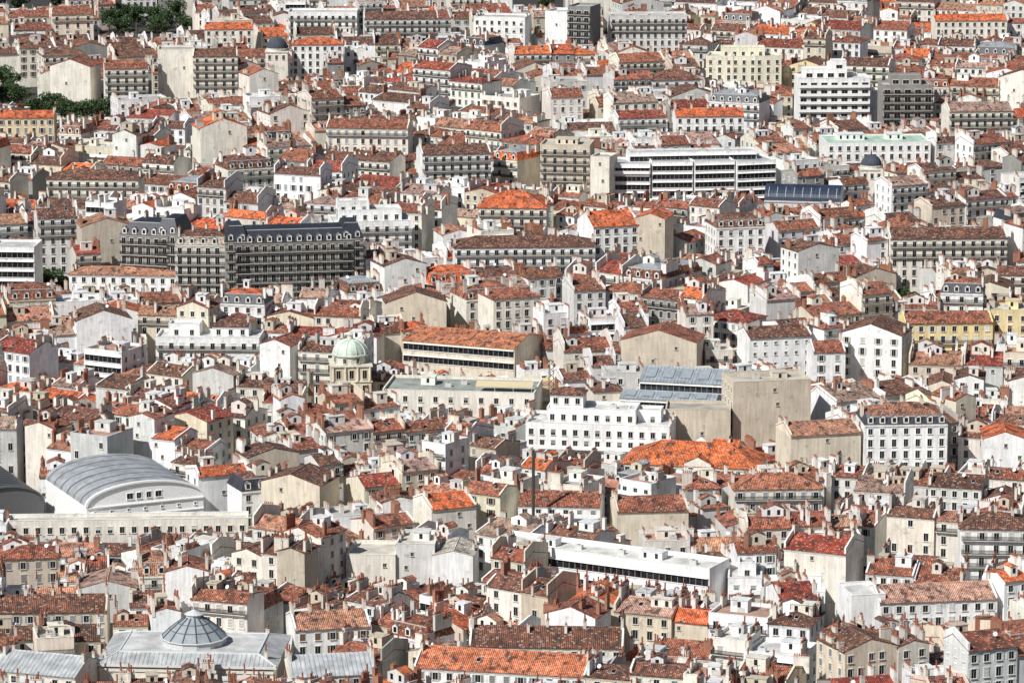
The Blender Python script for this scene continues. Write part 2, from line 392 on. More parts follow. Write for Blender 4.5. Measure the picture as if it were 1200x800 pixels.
    for k in range(nfl):
        zc=h-skipf-1.85-k*fh
        if zc<1: break
        if wk=='ribbon':
            if visible(ctx,0,gy,zc+.8,8) or visible(ctx,-hw*.8,gy,zc+.8,8) or visible(ctx,hw*.8,gy,zc+.8,8):
                m=MB(); a=hw-.3; m.face([(-a,gy-.02,zc-.9),(a,gy-.02,zc-.9),(a,gy-.02,zc+.95),(-a,gy-.02,zc+.95)],GLASS,(0,0,0))
                nm_=int(w/1.6)
                for i in range(nm_+1):
                    x=-a+2*a*i/nm_; m.box(x-.05,x+.05,gy-.09,gy-.025,zc-.9,zc+.95,PAINT,(.3,.3,.3),top=False)
                m.box(-a,a,gy-.2,gy,zc-1.05,zc-.9,PAINT,WHITE); m.box(-a,a,gy-.5,gy,zc+.95,zc+1.1,PAINT,WHITE,bot=True)
                ctx.emit('ribbon_window',m)
        elif wk!='blank':
            hh=wH if k>0 else wH*S.get('topw',.8)
            for i in range(n):
                x=-hw+w*(i+.5)/n
                if not visible(ctx,x,gy,zc+.9): continue
                if drop and R.random()<drop: continue
                kk=wk
                r=R.random()
                if wk=='open': kk='open' if r<.55 else ('closed' if r<.72 else 'none')
                elif wk=='closed': kk='closed' if r<.5 else 'none'
                elif wk=='mix': kk='half' if r<.35 else 'none'
                window(ctx,x,gy,zc,wW,hh,kk,ci,fc)
        elif k<2 and R.random()<.7:
            x=R.uniform(-hw*.7,hw*.7)
            if visible(ctx,x,gy,zc): window(ctx,x,gy,zc,.7,.9,'none',0,(.55,.52,.46))
        if k in S.get('bal',()) and visible(ctx,0,gy,zc,6):
            sol=S.get('solid',False); bw=round((w-.4)*2)/2
            ctx.emit('balcony',lambda:bal_mb(bw,sol,1.0),(0,gy,zc-hh/2-.15 if wk!='ribbon' else zc-1),0,('b',bw,sol))
        if S.get('sidew',False) and abs(rz)>.1:
            sx=-1 if rz>0 else 1
            ns=max(1,int(d/3.4))
            for i in range(ns):
                y=-hd+d*(i+.5)/ns
                if visible(ctx,sx*hw,y,zc+.9): window(ctx,sx*hw,y,zc,round(wW*.9,2),round(wH*.8,2),'none' if wk in('blank','ribbon') else 'closed',ci,fc,sx*math.pi/2)
    cc=S.get('chc',(.70,.65,.56))
    for (fx,fy,vi,ch,rot) in S.get('ch',()):
        x=fx*(hw-.4); y=fy*(hd-.6)
        chimney(ctx,x,y,zf(x,y),vi,ch,cc,rot)
    for e in S.get('ex',()):
        kx,ky=e[1]*(hw-1.2),e[2]*(hd-1.2); z=zf(kx,ky)
        if e[0]=='ant': ctx.emit('antenna',antenna_mb,(kx,ky,z),e[1]*3,('ant',))
        elif e[0]=='dish': ctx.emit('satellite_dish',dish_mb,(kx,ky,z+.2),0,('dish',))
        elif e[0]=='ac': ctx.emit('air_conditioner',ac_mb,(kx,ky,z),0,('ac',))
        elif e[0]=='hut':
            m=MB(); a,b_,c_=e[3]; hc=e[4] if len(e)>4 else trim; m.box(-a,a,-b_,b_,-1.2,c_,WALL,hc)
            if len(e)>5:
                for q in(-1,1): m.slope([(q*(a+.2),q*-(b_+.2) if q>0 else (b_+.2),c_),(q*(a+.2),q*(b_+.2) if q>0 else -(b_+.2),c_),(0,q*(b_+.2) if q>0 else -(b_+.2),c_+a*.45),(0,q*-(b_+.2) if q>0 else (b_+.2),c_+a*.45)],TILE,rc)
                m.face([(-a,-b_,c_),(a,-b_,c_),(0,-b_,c_+a*.42)],WALL,hc)
            else: m.box(-a-.15,a+.15,-b_-.15,b_+.15,c_,c_+.15,WALL,tuple(q*.9 for q in hc))
            for q in range(max(1,int(a/1.2))):
                xx=-a+2*a*(q+.5)/max(1,int(a/1.2)); m.face([(xx-.4,-b_-.01,c_-1.6),(xx+.4,-b_-.01,c_-1.6),(xx+.4,-b_-.01,c_-.3),(xx-.4,-b_-.01,c_-.3)],GLASS,(0,0,0))
            ctx.emit('roof_hut',m,(kx,ky,z))
        elif e[0]=='awn':
            m=MB(); m.face([(-8,-2,1.9),(8,-2,1.9),(8,1.5,2.6),(-8,1.5,2.6)],PAINT,(.70,.58,.36)); m.face([(-8,-2,1.5),(8,-2,1.5),(8,-2,1.9),(-8,-2,1.9)],PAINT,(.7,.6,.4))
            for q in(-7.8,-2.6,2.6,7.8): m.box(q-.07,q+.07,-1.95,-1.8,0,1.88,PAINT,(.5,.5,.5))
            ctx.emit('awning',m,(kx,ky,z))
        elif e[0]=='strip':
            m=MB(); y0,y1=-hd*.8,-hd*.15; 
            for q in range(int(w/5)):
                x0=-hw+1.2+q*5; m.face([(x0,y0,zf(x0,y0)+.3),(x0+3,y0,zf(x0,y0)+.3),(x0+3,y1,zf(x0,y1)+.3),(x0,y1,zf(x0,y1)+.3)],PALEG,(0,0,0))
                ctx.emit('roof_glazing',m); m=MB()
        elif e[0]=='sky' and roof in('gable','hip'):
            y=-hd*.55; x=kx; a=.45; m=MB(); z0,z1=zf(x,y-.6)+.1+zl,zf(x,y+.6)+.1+zl
            m.face([(x-a,y-.6,z0),(x+a,y-.6,z0),(x+a,y+.6,z1),(x-a,y+.6,z1)],GLASS,(0,0,0))
            for q in (-a-.09,a): m.face([(x+q,y-.68,z0+.02),(x+q+.09,y-.68,z0+.02),(x+q+.09,y+.68,z1+.02),(x+q,y+.68,z1+.02)],PAINT,(.45,.45,.44))
            m.face([(x-a,y-.68,z0-.2),(x+a,y-.68,z0-.2),(x+a,y-.6,z0+.02),(x-a,y-.6,z0+.02)],PAINT,(.45,.45,.44))
            ctx.emit('skylight',m)
    return hr
def multi(ctx,S):
    for (tx,ty,tr,o) in S['segs']:
        q=dict(S); q.pop('segs'); q['ch']=(); q['ex']=(); q.update(o); house(ctx.sub((tx,ty,0,rad(tr))),q)
# ------------------------------------------------------------------ records
REC=[]; CORR=[]; OCC=set()
def cells(x,y,w,d,rz,st,shr):
    c,s=math.cos(rz),math.sin(rz); a,b=w/2-shr,d/2-shr
    nx=max(1,int(2*a/st)); ny=max(1,int(2*b/st))
    for i in range(nx+1):
        for j in range(ny+1):
            u=-a+2*a*i/nx; v=-b+2*b*j/ny
            yield int(math.floor(x+u*c-v*s)),int(math.floor(y+u*s+v*c))
def occupy(x,y,w,d,rz,shr=.6): OCC.update(cells(x,y,w,d,rz,.7,shr))
def free(x,y,w,d,rz,shr=1.0): return not any(q in OCC for q in cells(x,y,w,d,rz,1.3,shr))
LMK=[]
def LM(name,label,cat,phrase,px,py,wpx,d,h,rz,vis,wall='cream',roofc='rusty',roof='gable',builder=None,**o):
    rz=rad(rz); x,y=unproj(px,py,h); s=F/((y**2+(CZ-h)**2)**.5)
    w=o.pop('w',None) or wpx/(s*max(.5,math.cos(rz)))
    cx=x-math.sin(rz)*d/2; cy=y+math.cos(rz)*d/2
    S=dict(w=w,d=d,h=h+ground(y)-ground(cy),roof=roof,wc=WALLS.get(wall,wall),rc=ROOFS.get(roofc,roofc),t=.34,yr=0,fl=9,wk='open',ci=R.randrange(6))
    S.update(o)
    if 'segf' in S: S['segs']=S.pop('segf')(w,d,S['h']); builder=multi
    occupy(cx,cy,w+1,d+1,rz,.2)
    if vis:
        v=vis if isinstance(vis,tuple) else (vis,vis)
        CORR.append((px-wpx/2-4,px+wpx/2+4,v[0],v[1],y,1))
    REC.append(dict(name=name,label=label,cat=cat,x=cx,y=cy,z=ground(cy),rz=rz,S=S,lm=True,builder=builder))
    if phrase: LMK.append((phrase,px,py+12))
    return REC[-1]
def chs(*a): return [(q[0],q[1],q[2],q[3],0) for q in a]
DK=(.045,.05,.065)
CH3=chs((-1,-.2,1,1.5),(1,-.2,1,1.5),(1,.6,0,1.5),(-1,.6,2,1.5))
CH6=chs((-1,0,2,2),(-.5,.1,1,1.5),(0,.1,1,1.5),(.5,.1,2,1.5),(1,0,1,2))
# --- custom builders
def vault(m,w,l,h0,rise,mat,col,n=18):
    pr=[(-w/2*math.cos(math.pi*i/n),h0+rise*math.sin(math.pi*i/n)) for i in range(n+1)]
    L=0
    for (a,za),(b,zb) in zip(pr,pr[1:]):
        dl=math.hypot(b-a,zb-za)
        m.face([(a,-l/2,za),(b,-l/2,zb),(b,l/2,zb),(a,l/2,za)],mat,col,[(0,L),(0,L+dl),(l,L+dl),(l,L)]); L+=dl
    return pr
def b_hall(ctx,S):
    w,d,h=S['w'],S['d'],S['h']; rise=S.get('rise',6.0); hw=w/2; hd=d/2; wc=S['wc']
    m=MB(); m.box(-hw,hw,-hd,hd,-3,h,PAINT,wc,top=False)
    v=MB(); pr=vault(v,w,d,h,rise,ZINC,S['rc'])
    m.face([(x,-hd,z) for x,z in pr],PAINT,wc); m.face([(x,hd,z) for x,z in pr],WALL,wc)
    ctx.emit('wall',m); r=ctx.emit('vaulted_roof',v)
    rb=MB()
    for (a,za),(b,zb) in zip(pr,pr[1:]):
        k=1.02; rb.face([(a*k,-hd-.5,h+(za-h)*k+.1),(b*k,-hd-.5,h+(zb-h)*k+.1),(b*k,-hd+.4,h+(zb-h)*k+.1),(a*k,-hd+.4,h+(za-h)*k+.1)],PAINT,wc)
        rb.face([(a*k,-hd-.5,h+(za-h)*k+.1),(b*k,-hd-.5,h+(zb-h)*k+.1),(b*.98,-hd-.5,h+(zb-h)*.95),(a*.98,-hd-.5,h+(za-h)*.95)],PAINT,wc)
    ctx.emit('arched_rim',rb)
    nr=S.get('ribs',6)
    for j in range(nr):
        q=MB(); y=-hd+d*(j+.8)/(nr+.3)
        for (a,za),(b,zb) in zip(pr,pr[1:]): q.face([(a*1.012,y,za+.12),(b*1.012,y,zb+.12),(b*1.012,y+.35,zb+.12),(a*1.012,y+.35,za+.12)],PAINT,S.get('ribc',(.2,.21,.23)))
        ctx.emit('roof_rib',q,parent=r)
    if wc==WHITE:
        for x in(-4.0,-1.6,1.0,3.6): window(ctx,x,-hd,h+1.7,1.6 if abs(x)>3 else 1.2,1.5,'none',0,WHITE)
        led=MB(); led.box(-hw,hw,-hd-.35,-hd,h-.5,h-.2,PAINT,WHITE,bot=True); ctx.emit('ledge',led)
        led=MB(); led.box(-hw,hw,-hd-.25,-hd,h-3.4,h-3.1,PAINT,WHITE,bot=True); ctx.emit('ledge',led)
        for i in range(7): window(ctx,-hw+w*(i+.5)/7,-hd,h-1.8,.5,.6,'none',0,WHITE)
    return h+rise
def b_lantern(ctx,S):
    w,d,h=S['w'],S['d'],S['h']; hw,hd=w/2,d/2
    m=MB(); m.box(-hw,hw,-hd,hd,-3,h,WALL,WALLS['cream'],top=False); ctx.emit('wall',m)
    r=MB(); X,Y=hw+.7,hd+.7; zc=(.50,.51,.51); kx,ky=X-4.5,Y-4.5; z1=h+1.6
    a=[(-X,-Y,h),(X,-Y,h),(X,Y,h),(-X,Y,h)]; b=[(-kx,-ky,z1),(kx,-ky,z1),(kx,ky,z1),(-kx,ky,z1)]
    for i in range(4): r.slope([a[i],a[(i+1)%4],b[(i+1)%4],b[i]],ZINC,zc); r.bar(a[i],b[i],.35,PAINT,(.66,.68,.68)); r.bar(b[i],b[(i+1)%4],.35,PAINT,(.66,.68,.68))
    for i in range(4): 
        p,q=a[i],a[(i+1)%4]; r.face([(p[0],p[1],h-.6),(q[0],q[1],h-.6),q,p],PAINT,(.7,.7,.68))
    r.face(b,FLAT,(.55,.55,.54)); ctx.emit('zinc_roof',r)
    n=14; dr=MB(); dr.lathe(0,0,[(7.1,z1-.1),(7.1,z1+1.3),(7.5,z1+1.4),(7.1,z1+1.6)],n,PAINT,(.55,.56,.56)); ctx.emit('drum',dr)
    z=z1+1.6; pr=[(7.0,z),(5.3,z+1.6),(3.5,z+3.0),(1.7,z+4.2)]
    g=MB(); g.lathe(0,0,pr,n,PALEG,(0,0,0)); go=ctx.emit('glass_lantern',g)
    for i in range(n):
        gb=MB(); t=6.2832*i/n; c,s=math.cos(t),math.sin(t)
        for (r0,z0),(r1,z2) in zip(pr,pr[1:]): gb.bar(((r0+.06)*c,(r0+.06)*s,z0+.04),((r1+.06)*c,(r1+.06)*s,z2+.04),.2,PAINT,(.08,.09,.10))
        ctx.emit('glazing_bar',gb,parent=go)
    for rr,zz in pr[1:3]:
        gb=MB(); gb.lathe(0,0,[(rr+.14,zz-.02),(rr+.04,zz+.14)],n,PAINT,(.12,.13,.14)); ctx.emit('glazing_ring',gb,parent=go)
    c_=MB(); c_.lathe(0,0,[(1.7,z+4.1),(1.7,z+4.8),(2.1,z+4.85),(.12,z+5.8),(.07,z+7.8)],12,PAINT,(.6,.61,.62)); ctx.emit('finial_cap',c_)
    k_=MB(); k_.box(-hw,hw,-hd-.25,-hd,h-1.8,h-1.1,PAINT,(.74,.70,.62)); ctx.emit('frieze',k_)
    for (x,y) in ((-hw+1,-hd+2),(hw-2,-hd+3),(hw-4,hd-3)): chimney(ctx,x,y,h+.8,3,1.5,(.70,.65,.56))
    return z+4
def b_copper(ctx,S):
    w,d,h=S['w'],S['d'],S['h']; hw=w/2; hd=d/2; oc=(.70,.62,.46)
    m=MB(); m.box(-hw,hw,-hd,hd,-3,h,WALL,oc); m.box(-hw-.4,hw+.4,-hd-.4,hd+.4,h,h+.4,WALL,(.75,.70,.58)); m.box(-hw-.3,hw+.3,-hd-.3,-hd,h-4.4,h-4.0,WALL,(.75,.70,.58)); ctx.emit('wall',m)
    for k in range(2):
        for i in range(3):
            x=-hw+w*(i+.5)/3; window(ctx,x,-hd,h-2.2-4.3*k,1.2,2.4,'none',0,(.7,.63,.48))
    for i in range(4):
        co=MB(); x=-hw+.4+(w-.8)*i/3; co.lathe(x,-hd-.25,[(.3,h-4.0),(.25,h-.1)],8,WALL,(.78,.72,.60)); ctx.emit('column',co)
    dr=MB(); dr.lathe(0,0,[(hw*.86,h+.4),(hw*.86,h+2.6),(hw*.96,h+2.7),(hw*.96,h+3.0),(hw*.88,h+3.1)],16,WALL,(.66,.66,.58)); dob=ctx.emit('drum',dr)
    for i in range(8):
        t=6.283*(i+.5)/8; r=hw*.86
        if math.sin(t)<.3:
            window(ctx,r*math.cos(t),r*math.sin(t),h+1.5,.9,1.4,'none',0,(.65,.62,.52),t+math.pi/2)
    g=(.56,.66,.57); R0=hw*.88; pr=[(R0*math.cos(a),h+3.1+R0*.8*math.sin(a)) for a in [i*math.pi/2/9 for i in range(9)]]+[(.9,h+3.1+R0*.8)]
    dm=MB(); dm.lathe(0,0,pr,20,FLAT,g)
    do=ctx.emit('copper_dome',dm)
    for i in range(10):
        rb=MB(); t=6.283*i/10; c,s=math.cos(t),math.sin(t)
        for (r0,z0),(r1,z1) in zip(pr,pr[1:]): rb.bar((r0*c*1.01,r0*s*1.01,z0),(r1*c*1.01,r1*s*1.01,z1),.24,FLAT,(.76,.78,.68))
        ctx.emit('dome_rib',rb,parent=do)
    z=h+3.1+R0*.8; ln=MB(); ln.lathe(0,0,[(.9,z),(.8,z+1.2),(1.1,z+1.3),(.6,z+1.8),(.1,z+2.2),(.05,z+3.0)],10,WALL,(.7,.66,.56)); ctx.emit('lantern',ln)
    return z
def b_greydome(ctx,S):
    w,d,h=S['w'],S['d'],S['h']; hw=w/2
    m=MB(); m.box(-hw,hw,-d/2,d/2,-3,h,WALL,S['wc']); m.box(-hw-.3,hw+.3,-d/2-.3,d/2+.3,h,h+.4,WALL,(.7,.67,.6)); ctx.emit('wall',m)
    dr=MB(); r=hw*.95; dr.lathe(0,0,[(r,h+.4),(r,h+1.2),(r*1.05,h+1.3),(r,h+1.5)],16,WALL,(.7,.67,.6)); ctx.emit('drum',dr)
    dm=MB(); dm.lathe(0,0,[(r*math.cos(a),h+1.5+r*math.sin(a)) for a in [i*math.pi/2/8 for i in range(8)]]+[(.25,h+1.5+r),(.2,h+2.4+r),(.03,h+3.4+r)],18,FLAT,(.06,.07,.09)); ctx.emit('slate_dome',dm)
    for i in(-1,0,1): window(ctx,i*w/3.2,-d/2,h-2,1.0,1.8,'none',0,(.65,.62,.55))
    return h+3+r
def b_slate(ctx,S):
    w,d,h=S['w'],S['d'],S['h']
    m=MB(); m.box(-w/2,w/2,-d/2,d/2,-3,h,WALL,S['wc'],top=False)
    v=MB()
    n=12; pr=[(-d/2*math.cos(math.pi*i/n),h+4.8*math.sin(math.pi*i/n)) for i in range(n+1)]
    L=0
    for (a,za),(b,zb) in zip(pr,pr[1:]):
        dl=math.hypot(b-a,zb-za); v.face([(-w/2,a,za),(w/2,a,za),(w/2,b,zb),(-w/2,b,zb)],ZINC,S['rc'],[(0,L),(w,L),(w,L+dl),(0,L+dl)]); L+=dl
    for x in(-w/2,w/2): m.face([(x,y,z) for y,z in pr],WALL,S['wc'])
    ctx.emit('wall',m); ro=ctx.emit('barrel_roof',v)
    for i in range(9):
        q=MB(); x=-w/2+w*(i+.5)/9
        for (a,za),(b,zb) in list(zip(pr,pr[1:]))[1:4]: q.bar((x,a,za+.08),(x,b,zb+.08),.2,PAINT,(.4,.42,.45))
        ctx.emit('roof_rib',q,parent=ro)
    k=MB(); k.box(-w/2,w/2,-d/2-.3,-d/2,h-.6,h-.1,PAINT,(.5,.5,.48)); ctx.emit('gutter',k)
    return h+4
# --- landmark list (positions read from the photograph)
AB='apartment_building'; FB='flat_roofed_building'
LM('vaulted_hall','white market hall with grey barrel vault and arched white front, left edge','hall','vaulted white hall',170,587,132,34,12,24,(621,618),WHITE,(.42,.44,.46),builder=b_hall,rise=5.2)
LM('vaulted_hall','dark ribbed barrel vault half cut off at the left edge of the photo','hall',None,6,592,86,34,8,24,(606,610),(.14,.14,.14),(.045,.05,.06),builder=b_hall,ribs=12,ribc=(.24,.25,.26),rise=5.0)
LM('market_podium','long low cream podium with balustraded flat roof in front of the vaulted white hall','building',None,150,612,280,7,9.5,3,634,'cream',(.55,.53,.48),'flat',fl=1,wk='mix',ph=.8,trim=WHITE)
LM('domed_exchange','grey zinc roofed building crowned by a round glass lantern, bottom left','building','glass lantern',218,778,205,24,13,-4,796,builder=b_lantern)
LM('zinc_roofed_hall','pale grey zinc gabled hall in the bottom left corner','hall','bottom left zinc roof',40,788,100,14,13,-18,802,'cream',(.50,.52,.53),rm='zinc',t=.36,ch=CH3)
LM('zinc_roofed_hall','pale grey zinc gabled hall right of the glass lantern, lower edge','hall',None,392,790,100,14,12,10,804,'cream',(.52,.54,.55),rm='zinc',t=.38,ch=CH3)
LM('long_workshop','long low workshop with bright orange tile roof and one dark window band','workshop','long orange workshop',537,403,132,22,17,-22,(434,447),'sandy',(.60,.21,.10),'gable',wk='ribbon',fl=2,fh=3.6,t=.2,pw=0)
LM(FB,'wide cream building with grey flat roof and beige awning below the long orange workshop','building','beige awning building',537,461,178,20,15,-7,(490,485),'cream',(.30,.32,.29),'flat',wk='mix',fl=3,bay=4,ex=[('hut',-.5,.3,(2,2,2.2)),('awn',.62,-.6),('ac',.0,.3),('ac',-.2,-.1)])
LM('domed_church','pale ochre domed building with pale green copper dome and small lantern','dome','green copper dome',412,430,46,11,19,6,458,builder=b_copper)
LM('beige_block','tall blank beige block with a handful of tiny square windows','block','tall beige block',905,449,92,14,25,10,(520,527),'beige',(.50,.45,.38),'flat',wk='blank',fh=4,sidew=True,ex=[('hut',.4,.3,(2,2,1.5)),('ac',-.3,0)],trim=(.66,.6,.5))
LM('beige_block','lower blank beige block stepped in front of the tall beige block','block',None,818,483,76,12,18,-4,519,'beige',(.4,.37,.32),'flat',wk='blank',fh=4,trim=(.66,.6,.5))
LM('glazed_shed','big stepped shed with blue grey zinc roof and glazed strips beside tall beige block','shed','blue grey shed',788,464,124,24,18,-14,(482,476),'cream',(.36,.40,.44),rm='zinc',wk='ribbon',
   segf=lambda w,d,h:[(w*.06,3.5,0,dict(w=w*.86,d=d-9,h=h+2.4,roof='gable',t=.34,fl=1,ex=[('strip',0,0)])),(-w*.05,-7,0,dict(w=w*.9,d=9,h=h-1.2,roof='gable',t=.3,fl=1,ex=[('strip',0,0)]))])
LM(FB,'white modern stepped block with roof terraces left of the tall beige block','building','white stepped block',700,500,168,15,17,-9,(532,542),WHITE,(.62,.61,.58),wk='mix',
   segf=lambda w,d,h:[(0,0,0,dict(w=w,d=d,h=h,roof='flat',bay=2.9,bal=(1,),solid=True,ch=CH3)),(-w*.06,2,0,dict(w=w*.62,d=d-5,h=h+3.2,roof='flat',fl=1,bay=2.8,ex=[('ac',.5,0)])),(-w*.24,3,0,dict(w=9,d=7,h=h+7.2,roof='hip',rc=ROOFS['brown'],fl=2,bay=2.4)),(w*.3,3.5,0,dict(w=9,d=6,h=h+2.6,roof='flat',fl=1))])
LM('orange_roofed_house','low house with large bright orange hipped roof and cross gable below the tall beige block','house','big orange hipped roof',808,545,158,18,14,-12,(556,556),'cream',(.74,.18,.055),
   segf=lambda w,d,h:[(0,0,0,dict(w=w,d=d,h=h,roof='hip',t=.48,ch=chs((-.4,.3,1,2),(.5,.3,2,2)))),(w*.06,-4,0,dict(w=w*.2,d=d*.6,h=h+.6,roof='gabley',t=.5,wk='none')),(w*.22,3,0,dict(w=w*.2,d=6,h=h+3.4,roof='gable',t=.4,fl=1))])
LM(AB,'white four storey apartment block with dark dormered mansard and brown tile top','apartment building','white dormered mansard',1062,497,98,15,21,4,(550,552),WHITE,(.36,.16,.1),'mansard',bay=2.7,wk='none',ch=CH6,chc=(.7,.62,.5),t=.5,mh=2.0,fc=WHITE)
LM('office_building','long modern office with stepped white floor slabs, continuous dark glass bands and gently curved front','office building','long glass office',812,190,188,16,22,7,(238,226),WHITE,(.40,.41,.42),wk='ribbon',fh=3.0,ph=.5,
   segf=lambda w,d,h:[(-w*.375,-.9,-9,dict(w=w/4+.3,d=d,h=h-.6,roof='flat',bal=(0,),solid=True)),(-w*.125,-1.6,-3,dict(w=w/4+.3,d=d,h=h,roof='flat')),(w*.125,-1.6,3,dict(w=w/4+.3,d=d,h=h,roof='flat')),(w*.375,-.9,9,dict(w=w/4+.3,d=d,h=h-.3,roof='flat')),(w*.02,2.5,0,dict(w=w*.8,d=d-8,h=h+2.3,roof='flat',fl=1,ex=[('ac',.2,0),('ac',.6,.2)]))])
GW=(.30,.28,.25)
def slate(w,d,h,sg):
    b=dict(roof='mansard',rm='zinc',rc=(.035,.04,.055),t=.16,bay=2.5,bal=(0,1,2,3,4,5),wk='none',wW=1.4,wH=2.3,fc=(.76,.74,.69),wc=GW,mk=2.8,lc=(.035,.04,.055))
    L=[(0,1.0,0,dict(b,w=w-6,d=d-2,h=h-.3,mh=3.8,ch=chs((-.5,.6,2,1.5),(.4,.6,2,1.5))))]
    for s in sg: L.append((s*(w/2-3.6),0,0,dict(b,w=7.4,d=d*.75,h=h+.4,mh=4.8,mk=1.6)))
    return L
LM('grand_building','black balconied block under a separate slate pavilion roof, left part of the ornate group','apartment building','slate roofed left block',166,276,80,18,26,-16,(316,332),GW,DK,segf=lambda w,d,h:slate(w,d,h,(1,)))
LM('grand_building','pale ornate balconied block with brown tile roof between the two slate roofed blocks','apartment building','pale ornate middle',238,287,66,14,25,-4,(340,344),(.62,.59,.53),'brown','mansard',lm=TILE,lc=(.5,.45,.38),mh=2.4,bal=(0,1,2,3,4,5),wk='none',ch=CH6,t=.35,bay=2.5,fc=(.85,.83,.78),wW=1.35,wH=2.3)
LM('grand_building','long black balconied block with wide blue black slate roof, right part of the ornate group','apartment building','ornate slate right wing',346,284,160,18,26,10,(346,328),GW,DK,segf=lambda w,d,h:slate(w,d,h,(-1,1)))
LM(FB,'white flat block with stepped upper floors and balconies right of the ornate slate right wing','building','white penthouse block',436,262,92,16,22,8,(285,298),WHITE,(.60,.59,.55),wk='mix',
   segf=lambda w,d,h:[(0,0,0,dict(w=w,d=d,h=h,roof='flat',bal=(0,1,2))),(0,2.5,0,dict(w=w*.8,d=d-6,h=h+3.0,roof='flat',fl=1)),(-w*.2,4,0,dict(w=w*.4,d=d-9,h=h+5.4,roof='flat',fl=1,ex=[('ac',.2,0)]))])
LM('long_white_building','very long slim white modern building with overhanging parapet, running diagonally','building','long white diagonal building',702,654,252,11,14,-28,(664,708),WHITE,(.66,.65,.61),'flat',wk='ribbon',fl=2,fh=4,top0=.6,ph=1.0,trim=(.88,.87,.85),ex=[('hut',-.6,.2,(2.5,1.6,1.8)),('ac',-.3,.1),('ac',.1,.2),('hut',.4,.3,(3,1.6,1.8)),('ac',.8,0)])
LM('white_terrace_building','low white terraces stepping down with small penthouses right of the long white diagonal building','building','stepped white terrace',910,692,116,12,10,-4,710,WHITE,(.58,.56,.52),wk='mix',
   segf=lambda w,d,h:[(-w*.32,1,0,dict(w=w*.34,d=d,h=h+2.0,roof='flat',bal=(0,),solid=True)),(0,0,0,dict(w=w*.32,d=d,h=h,roof='flat')),(w*.32,1.5,0,dict(w=w*.34,d=d-2,h=h-1.5,roof='flat')),(-w*.3,3,0,dict(w=w*.18,d=d-6,h=h+4.4,roof='flat',fl=1,ex=[('ac',.4,0)])),(w*.1,3,0,dict(w=w*.2,d=d-6,h=h+2.6,roof='gable',fl=1,t=.3,ch=CH3)),(w*.38,3,0,dict(w=w*.14,d=d-7,h=h+1.4,roof='flat',fl=1))])
LM('white_house','white low building with pale salmon tile roof and shuttered windows, lower right','house','white lower right house',1100,703,140,14,12,8,738,WHITE,(.60,.34,.25),'gable',t=.33,fl=3,ch=chs((-1,0,1,1.5),(1,.1,0,2)),pw=3)
LM('white_house','plain white flat roofed annex left of the white lower right house','house',None,1018,700,40,12,13,12,735,WHITE,(.6,.6,.58),'flat',fl=2,wk='blank')
LM(AB,'yellow fronted apartment block with white shutters and rusty roof at the right','apartment building','yellow fronted block',1112,378,104,13,19,3,410,(.84,.68,.34),'rusty','gable',ci=3,bal=(1,),ch=CH6,pw=3)
LM(AB,'tall white modern block with deep stacked balconies, upper right','apartment building','stacked white balconies',978,94,84,14,23,3,140,WHITE,(.6,.6,.58),wk='none',bay=3.5,wW=2.4,
   segf=lambda w,d,h:[(0,0,0,dict(w=w,d=d,h=h,roof='flat',bal=(0,1,2,3,4,5,6),solid=True)),(-w*.1,3,0,dict(w=w*.6,d=8,h=h+3,roof='flat',fl=1)),(w*.1,4,0,dict(w=w*.2,d=6,h=h+6,roof='flat',fl=1))])
LM(AB,'dark grey modern block with stacked balconies right of the stacked white balconies','apartment building','dark balconied block',1064,102,60,14,24,2,146,(.30,.28,.26),(.45,.44,.42),wk='none',bay=3.5,wW=2.4,
   segf=lambda w,d,h:[(0,0,0,dict(w=w,d=d,h=h,roof='flat',bal=(0,1,2,3,4,5,6))),(0,3,0,dict(w=w*.6,d=8,h=h+3,roof='flat',fl=1))])
LM('white_house','tall white gabled block with blank side wall above the white dormered mansard','house','tall white gabled block',1020,392,72,16,21,-16,(450,445),WHITE,'brown','gabley',wk='open',fl=4,bay=3.6,sidew=True,ch=CH3)
LM('white_house','narrow white house with blue shutters left of the tall white gabled block','house',None,972,412,38,12,18,5,450,WHITE,'rusty','gable',ci=5,ch=chs((1,0,1,2)),pw=3)
LM('white_house','white house with brown tile roof and small square windows above the tall beige block','house','white brown-roofed house',915,394,74,12,19,14,430,WHITE,'brown','gable',wk='none',wW=.7,wH=.9,ch=CH3,pw=2)
LM('slate_barrel_hall','dark blue barrel roofed hall with pale ribs below the long glass office','hall','dark blue barrel roof',940,236,88,14,14,-10,244,'pale grey',(.035,.05,.085),builder=b_slate)
LM('slate_domed_pavilion','small dark slate dome on a pale drum beside the dark blue barrel roof','dome','small slate dome',1022,200,26,8,19,0,206,'cream',builder=b_greydome)
LM('slate_domed_pavilion','small dark slate dome among orange roofs near the top left','dome','top left slate dome',324,62,26,10,20,0,68,'cream',builder=b_greydome)
LM(FB,'pale building with flat green copper roof above the small slate dome','building','flat green roof',1030,168,122,20,20,4,190,'white',(.40,.56,.44),'flat',wk='none',bay=3,fl=3,trim=WHITE,ph=.4,ex=[('hut',-.5,.2,(5,3,2)),('hut',.4,.2,(3,3,2))])
LM('tower_block','short tower at the top edge with white blank side and dark balconied front','tower block','top edge tower',665,16,52,14,27,-20,52,WHITE,(.5,.5,.5),wk='blank',
   segf=lambda w,d,h:[(-w*.25,0,0,dict(w=w*.5,d=d,h=h,roof='flat')),(w*.26,-.4,0,dict(w=w*.5,d=d,h=h+2.5,roof='flat',wc=(.25,.25,.25),wk='none',wW=2,bal=(0,1,2,3,4,5,6),bay=3))])
LM('gable_block','pale blank gable wall block left of the top left apartments','house','pale blank gable',82,78,48,14,22,-12,118,'cream','rusty','gabley',wk='blank',fh=5)
